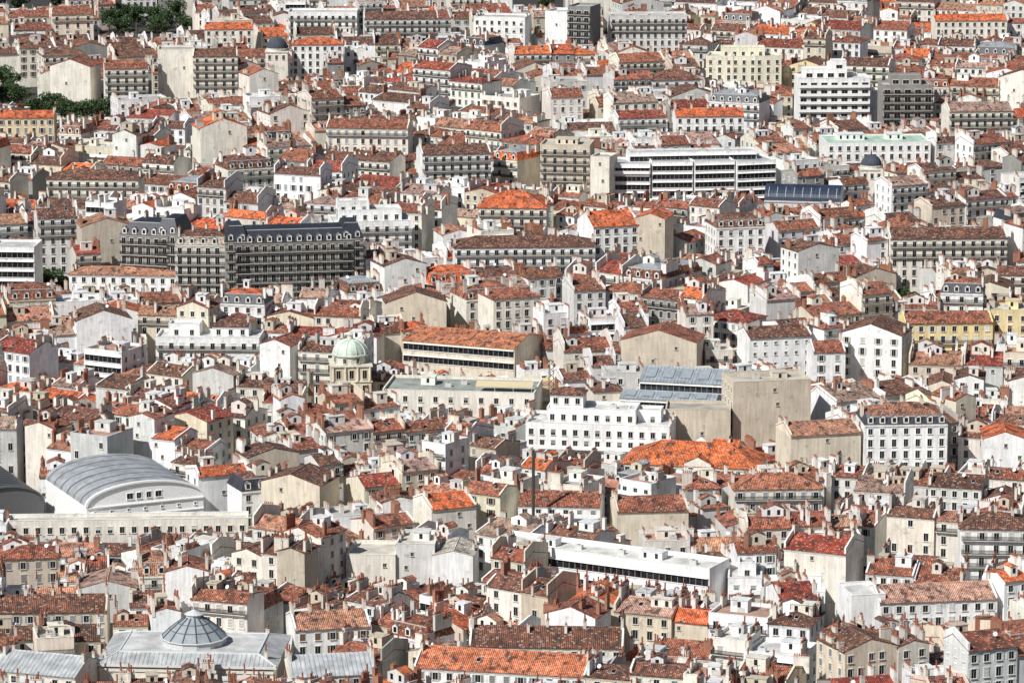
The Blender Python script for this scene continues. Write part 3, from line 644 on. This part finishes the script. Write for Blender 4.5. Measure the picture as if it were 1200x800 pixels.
LM('beige_block','blank cream slab with one small window above the slate roofed left block','block','upper left blank slab',206,60,42,14,25,3,116,'cream',(.4,.38,.34),'flat',wk='blank',fh=5)
LM(AB,'brown roofed apartment block with black balconies right of the upper left blank slab','apartment building',None,252,66,52,13,24,3,112,'cream','brown','gable',bal=(0,1,2,3),wk='none',ch=CH3,pw=3)
LM('orange_roofed_house','cream corner block with round bright orange hipped roof behind ornate balconies','apartment building','orange hipped corner block',600,243,80,17,22,-4,264,'cream','orange','hip',t=.5,wk='none',bal=(0,1),ch=CH3)
LM('orange_roofed_house','white corner house under a bright orange roof beside a beige gable','house','orange roofed corner house',722,264,54,16,23,18,(304,296),WHITE,'orange','gable',wk='mix',wW=1.3,ch=CH3,pw=2,t=.45)
LM('gable_block','blank beige gable wall right of the orange roofed corner house','house',None,762,256,34,14,25,-14,298,'beige','orange','gabley',wk='blank',fh=5)
LM(AB,'white apartment block with brown mansard right of the orange roofed corner house','apartment building','white brown mansard block',868,266,58,14,22,12,298,WHITE,'brown','mansard',lm=TILE,lc=ROOFS['brown'],wk='mix',sidew=True,ch=CH3,mh=2.2)
LM(AB,'long balconied apartment row with rusty roof near the right edge, upper half','apartment building','long right balconied row',1112,279,138,14,20,3,309,'cream','brown','gable',bal=(0,1),wk='none',ch=CH6,pw=3)
LM(AB,'long row with dark balconies and rusty hipped roof below the orange hipped corner block','apartment building','dark balconied long row',615,289,165,14,20,3,311,'white','brown','hip',bal=(0,1),wk='none',ch=CH6)
LM(AB,'ivory four storey block with terrace and rusty hipped roof right of centre bottom','apartment building','ivory hipped block',912,572,104,14,18,3,600,'cream',(.48,.18,.1),'hip',bal=(0,),wk='open',ch=CH6)
LM('gable_block','beige gabled block with blank side wall left of the white dormered mansard','house','beige gabled block',968,508,84,13,19,14,(546,543),'sandy','salmon','gable',wk='blank',ch=CH3,pw=3)
LM(FB,'broad cream block with blank walls of stepped heights and rooftop chimneys, lower centre left','building','broad blank cream block',480,650,152,14,14,-5,(688,694),'cream',(.62,.58,.50),wk='blank',fh=3.3,
   segf=lambda w,d,h:[(-w*.3,0,0,dict(w=w*.38,d=d,h=h-.8,roof='flat',ch=CH3)),(w*.04,1,0,dict(w=w*.3,d=d,h=h+1.8,roof='flat',wc=WALLS['pale grey'],ex=[('hut',.2,.2,(2,2,2))],ch=CH3)),(w*.34,-.6,0,dict(w=w*.3,d=d,h=h+.3,roof='gabley',t=.25,wc=WHITE,ch=CH3))])
LM(AB,'cream apartment block with iron balconies at the right edge, lower half','apartment building','balconied right edge block',1168,619,84,14,21,-4,664,'white','brown','hip',bal=(0,1,2,3),wk='open',ch=CH6)
LM('orange_roofed_house','long house with clean orange tile roof and white eave wall at the bottom edge','house','bottom orange roof',585,786,200,15,15,-12,(798,810),WHITE,(.66,.21,.10),'gable',t=.34,ch=CH3,pw=3,ex=[('sky',-.3,0),('ant',.4,.2)])
LM('gable_block','large beige gabled block with blank wall left of the white brown-roofed house','house','large beige gable',772,400,88,14,19,-12,(430,424),'beige','rusty','gabley',wk='blank',fh=4,t=.3)
LM('orange_roofed_house','ochre house with flat bright orange tiled roof at the left edge near trees','house','left edge orange roof',30,138,66,14,17,2,162,(.76,.63,.42),'orange','gable',ch=CH3,t=.25)
LM('orange_roofed_house','long house with vivid orange roof in the top right corner','house','top right orange roof',1138,24,84,12,20,2,44,'cream','orange','gable',ch=CH6,wk='none')
LM('beige_block','tall balconied beige block left of the long glass office','apartment building','balconied beige tower',662,172,58,14,25,-8,(220,224),'beige',(.5,.48,.43),'flat',wk='mix',bal=(0,1,2,3,4),ex=[('hut',0,.2,(4,3,2))])
LM('beige_block','narrow blank cream end wall touching the long glass office','block',None,703,186,22,10,25,-18,(236,232),'cream',(.4,.38,.33),'flat',wk='blank',fh=6)
LM(AB,'white row with orange roofs above the long glass office','apartment building','white orange-roofed row',832,136,80,13,21,4,155,'white','orange','gable',wk='none',bal=(1,),ch=CH6)
LM(AB,'broad brown roofed balconied block in the left upper part','apartment building','broad brown balconied block',108,210,108,14,20,-4,232,'cream','brown','hip',wk='none',bal=(0,1),ch=CH6)
LM(FB,'white block with ribbon windows cut off by the left edge','building','left edge white block',14,292,52,14,21,-4,338,WHITE,(.5,.5,.48),'flat',wk='ribbon',fl=6)
LM('white_house','low white block with pale salmon hipped roof below the slate roofed left block','house','pale salmon hipped block',150,322,140,12,14,-6,(338,344),'white','salmon','hip',wk='none',t=.25,ch=CH3)
LM(FB,'wide white building with flat roof terraces left of the green copper dome','building','white terraced block',243,398,122,13,16,-3,424,WHITE,(.6,.59,.56),wk='mix',
   segf=lambda w,d,h:[(0,0,0,dict(w=w,d=d,h=h,roof='flat',bal=(0,1))),(-w*.25,3,0,dict(w=w*.3,d=7,h=h+2.8,roof='flat',fl=1)),(w*.2,3,0,dict(w=w*.35,d=7,h=h+3,roof='gable',fl=1,rc=ROOFS['brown'],ch=CH3))])
LM('white_house','narrow tall white corner tower house right of the white terraced block','house',None,322,404,36,11,21,-22,(440,444),WHITE,'rusty','gabley',wk='blank',fh=4)
LM('beige_block','cream gabled house with blank left wall and dark flue beside it','house','cream gabled house',532,594,52,13,18,22,(624,616),'cream','orange','gable',wk='blank',ch=CH3,pw=3)
LM(AB,'cream block with white terrace band right of the dark flue','apartment building','white terrace band block',655,592,96,13,16,-6,(610,614),'white','rusty','gable',bal=(0,1),solid=True,wk='mix',ch=CH6)
LM(AB,'long brown roofed block with many small windows above the bottom orange roof','apartment building','long brown roofed block',640,757,180,13,15,-3,(774,776),'cream','brown','gable',t=.42,ch=CH6+chs((.25,-.3,0,1.5),(-.25,-.3,0,1.5)),wk='open',pw=3)
LM('long_row_house','long brown tiled range with row of chimneys at left, above glass lantern','house','long brown tiled range',60,716,130,12,15,3,730,'beige','brown','gable',t=.38,ch=CH6,pw=3)
LM(FB,'cream curved front apartment block with pale floor bands, upper right','apartment building','pale banded block',872,68,84,14,23,0,98,(.84,.78,.62),(.6,.58,.5),fl=4,wk='mix',
   segf=lambda w,d,h:[(-w*.3,.6,-9,dict(w=w*.38,d=d,h=h,roof='flat')),(0,0,0,dict(w=w*.36,d=d,h=h,roof='flat')),(w*.3,.6,9,dict(w=w*.38,d=d,h=h,roof='flat')),(0,3,0,dict(w=w*.6,d=8,h=h+2.8,roof='flat',fl=1))])
LM('beige_block','sandy blank block with chimneys left of the ivory hipped block','block','sandy blank block',765,598,84,13,16,6,624,'sandy','rusty','gable',wk='blank',ch=CH3,pw=3)
LM('white_house','plain white house cut by the right edge beside an ochre front','house','right edge white house',1178,514,50,14,18,-4,546,WHITE,'orange','gabley',wk='blank')
LM('beige_block','big beige blank wall house above the long orange workshop, left','block','beige pitched house',488,354,70,12,20,8,374,'sandy','brown','gabley',wk='blank')
LM('theatre_block','large cream block with stepped gable above trees in the upper left','block','stepped cream block',148,80,50,14,23,8,112,'cream','rusty','gable',wk='none',bal=(0,1,2),ch=CH3)
LM(AB,'white fronted tall row with black balconies top centre','apartment building','top centre white row',378,16,80,14,24,0,32,WHITE,(.5,.48,.45),'flat',wk='none',bal=(0,1,2))
LM(AB,'cream apartment row with orange roof left of top left slate dome','apartment building',None,268,34,56,12,22,4,50,'cream','orange','gable',wk='none',ch=CH3)
LM(AB,'white fronted row with orange roof right of top left slate dome','apartment building',None,372,52,60,12,22,2,66,'white','orange','hip',wk='none',ch=CH3)
LM('gable_block','wide blank sandy party wall block left of the long white diagonal building','house','wide sandy party wall',340,566,70,13,19,-20,(596,604),'sandy','brown','gabley',wk='blank',t=.3,ch=CH3)
LM('white_house','broad white house with salmon roof right of and above the glass lantern','house','broad white salmon-roofed house',390,735,88,13,15,12,(758,752),WHITE,'salmon','gable',ch=CH6,pw=3)
LM('gable_block','big pale gabled block with dark roof in the middle of the lower right quarter','house','big pale gabled block',955,645,70,13,18,-24,(672,684),'cream','dark red','gable',wk='blank',ch=CH6,pw=3,pwh=1.5)
LM(AB,'large pale balconied block with brown roof at the top edge, left of centre','apartment building','top edge pale block',470,22,86,14,24,4,42,'pale grey','brown','gable',wk='none',bal=(0,1),ch=CH6,pw=3)
LM('beige_block','large pale block with blank end wall at the top edge beside the top edge tower','block',None,585,22,60,14,24,-12,44,'white',(.45,.43,.4),'flat',wk='mix',ch=CH3)
LM(AB,'wide grey flat apartment block at the top edge right of the top edge tower','apartment building','top edge grey block',760,20,90,14,24,3,40,'pale grey',(.5,.48,.45),'flat',wk='none',bal=(0,1),ch=CH6)
LM(AB,'pale five storey block with white balconies and brown roof above the dark balconied long row','apartment building','pale balconied midway block',535,180,80,14,24,10,214,'white','brown','gable',wk='none',bal=(0,1,2),ch=CH6,pw=3)
LM(AB,'long pale block with brown roof and closed shutters left of the balconied beige tower','apartment building','long pale shuttered block',430,150,96,14,23,-6,178,'cream','rusty','gable',wk='closed',bal=(0,),ch=CH6,pw=3)
LM(AB,'long cream block with dusty roof and black balconies right of the flat green roof','apartment building','long dusty-roofed block',1150,130,76,14,23,6,158,'cream','dusty pink','gable',wk='none',bal=(0,1),ch=CH6,pw=3)
# ------------------------------------------------------------------ trees
def tree_mb(seed,ht,cr):
    r=random.Random(seed); t=MB()
    t.lathe(0,0,[(.45,-1),(.3,ht*.35),(.2,ht*.6)],8,WALL,(.12,.09,.06))
    cl=[]
    for i in range(16):
        a=r.uniform(0,6.28); rr=cr*math.sqrt(r.random())*.8; z=ht*.45+r.random()*ht*.42; z-=rr*.15
        p=Vector((rr*math.cos(a),rr*math.sin(a),z)); cl.append((p,r.uniform(.22,.42)*cr,r.uniform(.6,1.5)))
        if i<8: t.bar((0,0,ht*.35),tuple(p),.14,WALL,(.12,.09,.06))
    c=MB()
    for p,rad_,br in cl:
        for k in range(130):
            v=Vector((r.gauss(0,1),r.gauss(0,1),r.gauss(0,1))).normalized()*rad_*r.uniform(.6,1.12)
            q=p+v; s=r.uniform(.18,.42); n=Vector((r.gauss(0,1),r.gauss(0,1),r.gauss(0,1)+.6)).normalized(); u=n.orthogonal().normalized(); w=n.cross(u)
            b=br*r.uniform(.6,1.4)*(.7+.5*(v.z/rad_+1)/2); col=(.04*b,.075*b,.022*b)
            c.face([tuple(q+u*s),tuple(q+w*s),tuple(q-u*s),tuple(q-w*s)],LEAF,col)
    return t,c
TR=[]
for i,(ht,cr) in enumerate(((12,5.5),(9,4.2),(15,5),(6,3))):
    a,b_=tree_mb(i+3,ht,cr); TR.append((a.mesh('trunk'),b_.mesh('crown'),cr))
TP=[]
for (px,py,k) in [(128,34,0),(146,28,0),(160,36,2),(176,30,0),(192,36,0),(207,30,2),(218,36,1),(140,44,0),(184,44,0),(4,110,2),(14,118,2),(3,124,0),(20,126,0),(44,142,0),(58,143,2),(72,144,0),(86,145,0),(100,145,0),(114,142,0),(66,134,0),(355,94,0),(32,334,1),(46,336,1),(60,338,1),(72,338,3),(718,50,1),(775,62,0),(640,12,1),(1060,352,3),(1076,356,3),(24,12,1),(66,8,1)]:
    x,y=unproj(px,py,2.0); TP.append((px,py,k,x,y))
    occupy(x,y,TR[k][2]*1.6,TR[k][2]*1.6,0,.2)
    CORR.append((px-9,px+9,py-1,py-1,y,0))
# ------------------------------------------------------------------ fabric
SEEDS=[(80,720,6),(300,650,-28),(520,720,-38),(800,740,-20),(1080,760,20),(150,480,-30),(380,560,22),(620,560,-36),(900,650,10),(1120,600,-18),(100,350,14),(300,420,-12),(560,350,18),(760,330,-32),(980,320,24),(1150,420,-8),(100,200,-20),(330,160,20),(520,120,-35),(700,90,12),(900,60,-22),(1100,200,24),(1120,80,-16),(200,60,15),(450,30,8),(430,220,-24),(1000,470,30),(30,600,-6),(250,280,-26),(700,420,14)]
def district(px,py): return min(range(len(SEEDS)),key=lambda i:(SEEDS[i][0]-px)**2+((SEEDS[i][1]-py)*1.8)**2)
def try_house(x,y,w,d,rz,hb,rcn,seg):
    px,py,s=proj(x,y,ground(y)+14)
    if not(-55<px<1255) or not(-15<py<850): return False
    if not free(x,y,w,d,rz): return False
    far=s<3.9; h=max(8,hb+R.gauss(0,1.7)); r=R.random()
    kind='row_house' if r<(.40 if far else .50) else 'apartment_building' if r<(.72 if far else .65) else 'flat_roofed_building' if r<(.84 if far else .80) else 'gable_house' if r<.95 else 'hip_roofed_house'
    if seg and kind=='apartment_building' and w<8: kind='row_house'
    if kind=='apartment_building': h+=R.uniform(1.5,6 if far else 4)
    if kind=='flat_roofed_building': h+=R.uniform(-3,3)
    if kind=='gable_house': h+=R.uniform(0,4)
    t=R.uniform(.26,.36); rid={'gable_house':w/2*t,'row_house':d/2*t,'flat_roofed_building':.8}.get(kind,d/2*t*.9)
    for (a,b,va,vb,ly,rs) in CORR:
        if y<ly-2 and px+w*s/2>a and px-w*s/2<b:
            f=min(1,max(0,(px-a)/(b-a))); bot=va+(vb-va)*f
            tp=proj(x,y,ground(y)+h+rid+.6)[1]
            if tp<bot: h-=(bot-tp)/s
            elif rs and ly-y<30 and a<px<b and tp>bot+2: h+=min((tp-bot)/s,6)
    if h<5.0: return False
    wn=R.choices(['cream','pale grey','white','beige','grey','sandy','yellow','pink'],[28,18,32,7,6,8,.5,.7])[0]
    rn=rcn if R.random()<.6 else R.choices(['rusty','brown','orange','salmon','dark red','dusty pink'],[34,32,8,9,7,11])[0]
    S=dict(w=w,d=d,h=h,wc=jit(WALLS[wn]),t=t,yr=R.uniform(-.25,.25)*d,ci=R.randrange(6),wk=R.choices(['open','none','closed','mix','blank'],[30,24,12,10,24])[0],bay=R.uniform(2.3,3.6),drop=R.choice((0,0,.2,.4)),pw=R.choice((0,1,2,3,3,3)),pwh=R.choice((.3,.5,.9,1.6,2.6)),chc=R.choice([(.70,.65,.56),(.78,.74,.66),(.54,.51,.47),(.84,.82,.78),(.36,.17,.11)]),fc=R.choice([(.74,.73,.69),(.62,.59,.53),(.85,.84,.81)]),sidew=R.random()<.25)
    S['rc']=jit(ROOFS[rn],.25); S['roof']='gable'
    nch=R.choices([1,2,3,4,5,6,7,8],[3,10,18,22,18,13,9,7])[0]
    S['ch']=[(R.choice((-1,1,-1,1,-1,1,R.uniform(-.6,.6))),R.uniform(-.9,.9),R.choice((0,1,1,2,2,3,4,5)),R.choice((1.,1.5,2.,2.,2.5,3.)),0 if R.random()<.85 else math.pi/2) for _ in range(nch)]
    ex=[]
    if R.random()<.6: ex.append(('ant',R.uniform(-.9,.9),R.uniform(-.5,.5)))
    if R.random()<.35: ex.append(('dish',R.uniform(-.9,.9),R.uniform(-.9,.3)))
    if R.random()<.45: ex.append(('sky',R.uniform(-.8,.8),0))
    for q in range(R.choice((0,0,1,1,2) if not far else (0,0,0,1,1))):
        hc=jit(WALLS[R.choice(['cream','white','pale grey','beige'])]); hs=(R.uniform(.9,2.6),R.uniform(.9,2.0),R.uniform(1.0,2.6))
        ex.append(('hut',R.uniform(-.7,.7),R.uniform(-.7,.6),hs,hc,1) if R.random()<.4 else ('hut',R.uniform(-.7,.7),R.uniform(-.7,.6),hs,hc))
    if kind=='apartment_building':
        S['wk']=R.choice(['none','none','open','mix','closed']); nb=R.choice((0,1,2,3)); S['bal']=tuple(range(nb)) if nb else (); 
        S['roof']=R.choices(['gable','mansard','hip'],[8,1.6,1.6])[0]; S['drop']=0
        if S['roof']=='mansard':
            if R.random()<.5: S['lm']=TILE; S['lc']=S['rc']
            if R.random()<.3: S['rm']='zinc'; S['rc']=(.40,.42,.44); rn='grey zinc'
    elif kind=='flat_roofed_building':
        S['roof']='flat'; S['rc']=R.choice([(.62,.60,.56),(.40,.39,.37),(.42,.26,.20),(.70,.69,.66)]); rn='flat'
        if R.random()<.5: wn='white'; S['wc']=jit(WHITE,.05)
        S['wk']=R.choice(['mix','none','ribbon','blank','open']); S['bal']=R.choice([(),(0,1),()]); S['solid']=R.random()<.5
        ex=[('hut',R.uniform(-.6,.6),R.uniform(0,.6),(R.uniform(1.2,2.6),R.uniform(1.2,2),R.uniform(1.8,2.8))),('ac',R.uniform(-.8,.8),R.uniform(-.8,0))]
        if R.random()<.5: ex.append(('ant',.5,.3))
    elif kind=='gable_house':
        S['roof']='gabley'; S['wk']=R.choice(['blank','blank','blank','none']); S['t']=t=R.uniform(.24,.38)
    elif kind=='hip_roofed_house': S['roof']='hip'
    S['ex']=ex
    REC.append(dict(name=kind,x=x,y=y,z=ground(y),rz=rz,S=S,lm=False,wn=wn,rn=rn,nch=nch))
    occupy(x,y,w,d,rz); return True
for si,(sx,sy,ang) in enumerate(SEEDS):
    ox,oy=unproj(sx,sy,12); a=rad(ang); ca,sa=math.cos(a),math.sin(a)
    big=1.0+.42*min(1,max(0,(oy-1000)/600))
    v=-340.0; row=0
    while v<340:
        dd=R.uniform(10,13.5)*(1+(big-1)*.6); u=-340.0; run=0; hb=15; rcn='rusty'; ja=0; vo=0
        while u<340:
            if run<=0: run=R.randint(2,5); hb=R.gauss(15,2.5); ja=rad(R.uniform(-4,4)); vo=R.uniform(-1.6,1.6); rcn=R.choices(['rusty','brown','orange','salmon','dark red','dusty pink'],[38,32,6,9,6,9])[0]
            if R.random()<.05: u+=R.uniform(4,7)
            w=R.uniform(6.5,14.5)*big; run-=1
            uc=u+w/2; vc=v+dd/2+vo+R.uniform(-.6,.6); x=ox+uc*ca-vc*sa; y=oy+uc*sa+vc*ca
            u+=w
            if y<770 or y>1980: continue
            px,py,_=proj(x,y,ground(y)+12)
            if not(-55<px<1255) or district(px,py)!=si: continue
            try_house(x,y,w-.05,dd+R.uniform(-1.5,.6),a+ja,hb,rcn,0)
        v+=dd+(R.uniform(3,6) if row%2==0 else R.uniform(5,8.5)); row+=1
# infill of leftover gaps, larger plots first
for k in range(9000):
    px=R.uniform(-40,1240); py=R.uniform(-5,830); x,y=unproj(px,py,12)
    if y<775 or y>1980: continue
    g_=1.3 if k<4000 else 1.0
    w=R.uniform(6,11)*g_; d=R.uniform(7.5,10)*g_
    try_house(x,y,w,d,rad(SEEDS[district(px,py)][2]+R.uniform(-10,10)),R.gauss(13.5,2.6),'rusty',1)
# ------------------------------------------------------------------ build near to far
REC.sort(key=lambda r:r['y']-r['S']['d']/2)
STUFF=MB(); cnt={}; ALL=[]
PLUR={'row_house':'row houses packed along the city streets','apartment_building':'apartment buildings among the tiled roofs','flat_roofed_building':'flat roofed buildings among the tiled roofs','gable_house':'gable fronted houses among the roofs','hip_roofed_house':'houses with hipped tile roofs'}
for r in REC:
    S=r['S']; M=(r['x'],r['y'],r['z'],r['rz']); px,py,s=proj(M[0],M[1],M[2]+S['h'])
    c0=Ctx(M)
    cor=[proj(*c0.world(a*S['w']/2,b*S['d']/2,S['h'])) for a in(-1,1) for b in(-1,1)]
    a=int(min(q[0] for q in cor))+100; b=int(max(q[0] for q in cor))+100
    a=max(0,min(1399,a)); b=max(a+1,min(1400,b))
    top=proj(M[0],M[1],M[2]+S['h']+3)[1]
    if not r['lm']:
        if all(SKY[i]+4<top for i in range(a,b)) or top>812: continue
    n=cnt.get(r['name'],0); lim=290
    if not r['lm'] and n>=lim:
        house(Ctx(M,stuff=STUFF,sc=s),S)
    else:
        root=bpy.data.objects.new(r['name'],None); COL.objects.link(root); root.location=M[:3]; root.rotation_euler=(0,0,M[3]); root.empty_display_size=2
        cx=Ctx(M,root=root,sc=s)
        (r.get('builder') or house)(cx,S)
        cnt[r['name']]=n+1
        if r['lm']: root['label']=r['label']; root['category']=r['cat']
        else:
            r['px']=px; r['py']=py; r['o']=root; ALL.append(r); root['group']=PLUR[r['name']]
            root['category']='apartment building' if 'apart' in r['name'] else 'building' if 'flat' in r['name'] else 'house'
    fr=max(proj(*c0.world(q*S['w']/2,-S['d']/2,S['h']))[1] for q in(-1,1))
    for i in range(a+1,b-1): SKY[i]=min(SKY[i],fr)
if STUFF.v:
    o=link('houses_beyond',STUFF.mesh('houses_beyond')); o['kind']='stuff'; o['label']='mass of small tiled houses filling the far part of the city'; o['category']='houses'
print('COUNTS',cnt,len(REC),len(bpy.data.objects))
# labels
NUM={1:'one chimney',2:'two chimneys',3:'three chimneys',4:'four chimneys',5:'five chimneys',6:'six chimneys',7:'seven chimneys',8:'eight chimneys'}
ORD=['nearest','second','third','fourth','fifth','sixth','seventh','eighth','ninth','tenth','eleventh','twelfth','thirteenth','fourteenth']
KN={'row_house':'row house','apartment_building':'apartment block','flat_roofed_building':'block','gable_house':'gable-fronted house','hip_roofed_house':'hipped house'}
G={}
for r in ALL:
    ph,lx,ly=min(LMK,key=lambda l:(l[1]-r['px'])**2+(1.6*(l[2]-r['py']))**2)
    dx,dy=r['px']-lx,(r['py']-ly)*1.6
    rel='left of' if dx<0 else 'right of'
    if abs(dy)>abs(dx): rel='above' if dy<0 else 'below'
    rf='flat roof' if r['rn']=='flat' else r['rn']+(' roof' if 'zinc' in r['rn'] else ' tile roof')
    base='%s %s, %s, %s'%(r['wn'],KN[r['name']],rf,NUM[r['nch']])
    G.setdefault((base,rel,ph),[]).append((dx*dx+dy*dy,r))
for (base,rel,ph),l in G.items():
    l.sort(key=lambda q:q[0])
    for i,(q,r) in enumerate(l):
        t=(base+', '+rel+' the '+ph) if len(l)==1 else '%s, %s %s the %s'%(base,ORD[min(i,13)],rel,ph)
        if len(t.split())>16: t=t.replace(' tile roof',' roof')
        if len(t.split())>16: t=t.replace(' apartment block',' block')
        r['o']['label']=t
# ------------------------------------------------------------------ trees build
for i,(px,py,k,x,y) in enumerate(TP):
    root=bpy.data.objects.new('tree',None); COL.objects.link(root); root.location=(x,y,ground(y)); root.rotation_euler=(0,0,i*1.7)
    for nm_,me in(('trunk',TR[k][0]),('crown',TR[k][1])): link(nm_,me,root)
    zone='in the park at top left' if px<230 and py<50 else 'at the left edge' if px<130 and py<160 else 'before the pale salmon hipped block' if px<90 else 'between the roofs'
    kd=['broad','small round','tall dense','low'][k]
    if px<230:
        grp=sorted(q[0] for q in TP if (q[0]<230 and (q[1]<50)==(py<50) and (q[1]<160)==(py<160)))
        root['label']='%s green tree %s, %s from the left'%(kd,zone,(['first']+ORD[1:])[grp.index(px)])
    else: root['label']='%s green tree between the roofs near the %s'%(kd,min(LMK,key=lambda l:(l[1]-px)**2+(l[2]-py)**2)[0])
    root['category']='tree'; root['group']='trees between the roofs'
# masts
def mast(px,py,h,hb,label,name,t,cat):
    x,y=unproj(px,py,h); m=MB()
    if name=='flue': m.lathe(0,0,[(t,-1),(t,h-1),(t*1.2,h-.8),(t*.8,h)],10,PAINT,(.06,.055,.05))
    else:
        for a in(-1,1):
            for b in(-1,1): m.bar((a*t,b*t,0),(a*t*.5,b*t*.5,h),.14,IRON,(0,0,0))
        for k in range(14):
            z=h*(.3+.7*k/14); z2=h*(.3+.7*(k+1)/14); m.bar((-t*.8,-t*.8,z),(t*.8,-t*.8,z2),.12,IRON,(0,0,0)); m.bar((t*.8,-t*.8,z),(-t*.8,-t*.8,z2),.12,IRON,(0,0,0))
    o=link(name,m.mesh(name),None,(x,y,ground(y))); o['label']=label; o['category']=cat
mast(625,532,30,0,'tall thin dark metal flue rising beside the white terrace band block','flue',.4,'chimney')
mast(646,422,32,0,'dark lattice mast above the white stepped block','lattice_mast',1.0,'mast')
# ------------------------------------------------------------------ ground
g=MB(); ys=[-3000,0,500,950]+[950+10*i for i in range(1,11)]+[1300,1600,1900,2100,4000,9000,20000]
for a,b in zip(ys,ys[1:]): g.face([(-9000,a,ground(a)),(9000,a,ground(a)),(9000,b,ground(b)),(-9000,b,ground(b))],ASPH,(0,0,0))
struct('ground',g)
# ------------------------------------------------------------------ light, world, camera
Sv=Vector((-.62,-.66,.84)).normalized()
sun=bpy.data.lights.new('sun','SUN'); sun.energy=5.0; sun.angle=rad(.5); sun.color=(1,.985,.95)
so=bpy.data.objects.new('sun',sun); COL.objects.link(so); so.rotation_euler=Sv.to_track_quat('Z','Y').to_euler()
w=bpy.data.worlds.new('World'); sc.world=w; w.use_nodes=True; nt=w.node_tree
sk=nt.nodes.new('ShaderNodeTexSky'); sk.sky_type='NISHITA'; sk.sun_disc=False; sk.sun_elevation=math.asin(Sv.z); sk.sun_rotation=math.atan2(Sv.x,Sv.y)
nt.links.new(sk.outputs[0],nt.nodes['Background'].inputs[0]); nt.nodes['Background'].inputs[1].default_value=.05
cam=bpy.data.cameras.new('camera'); co=bpy.data.objects.new('camera',cam); COL.objects.link(co); co.location=(0,0,CZ); co.rotation_euler=(math.pi/2-TH,0,0)
cam.lens=36*F/1200; cam.sensor_width=36; cam.clip_start=5; cam.clip_end=30000; sc.camera=co
sc.view_settings.view_transform='Standard'; sc.view_settings.look='None'; sc.view_settings.exposure=0
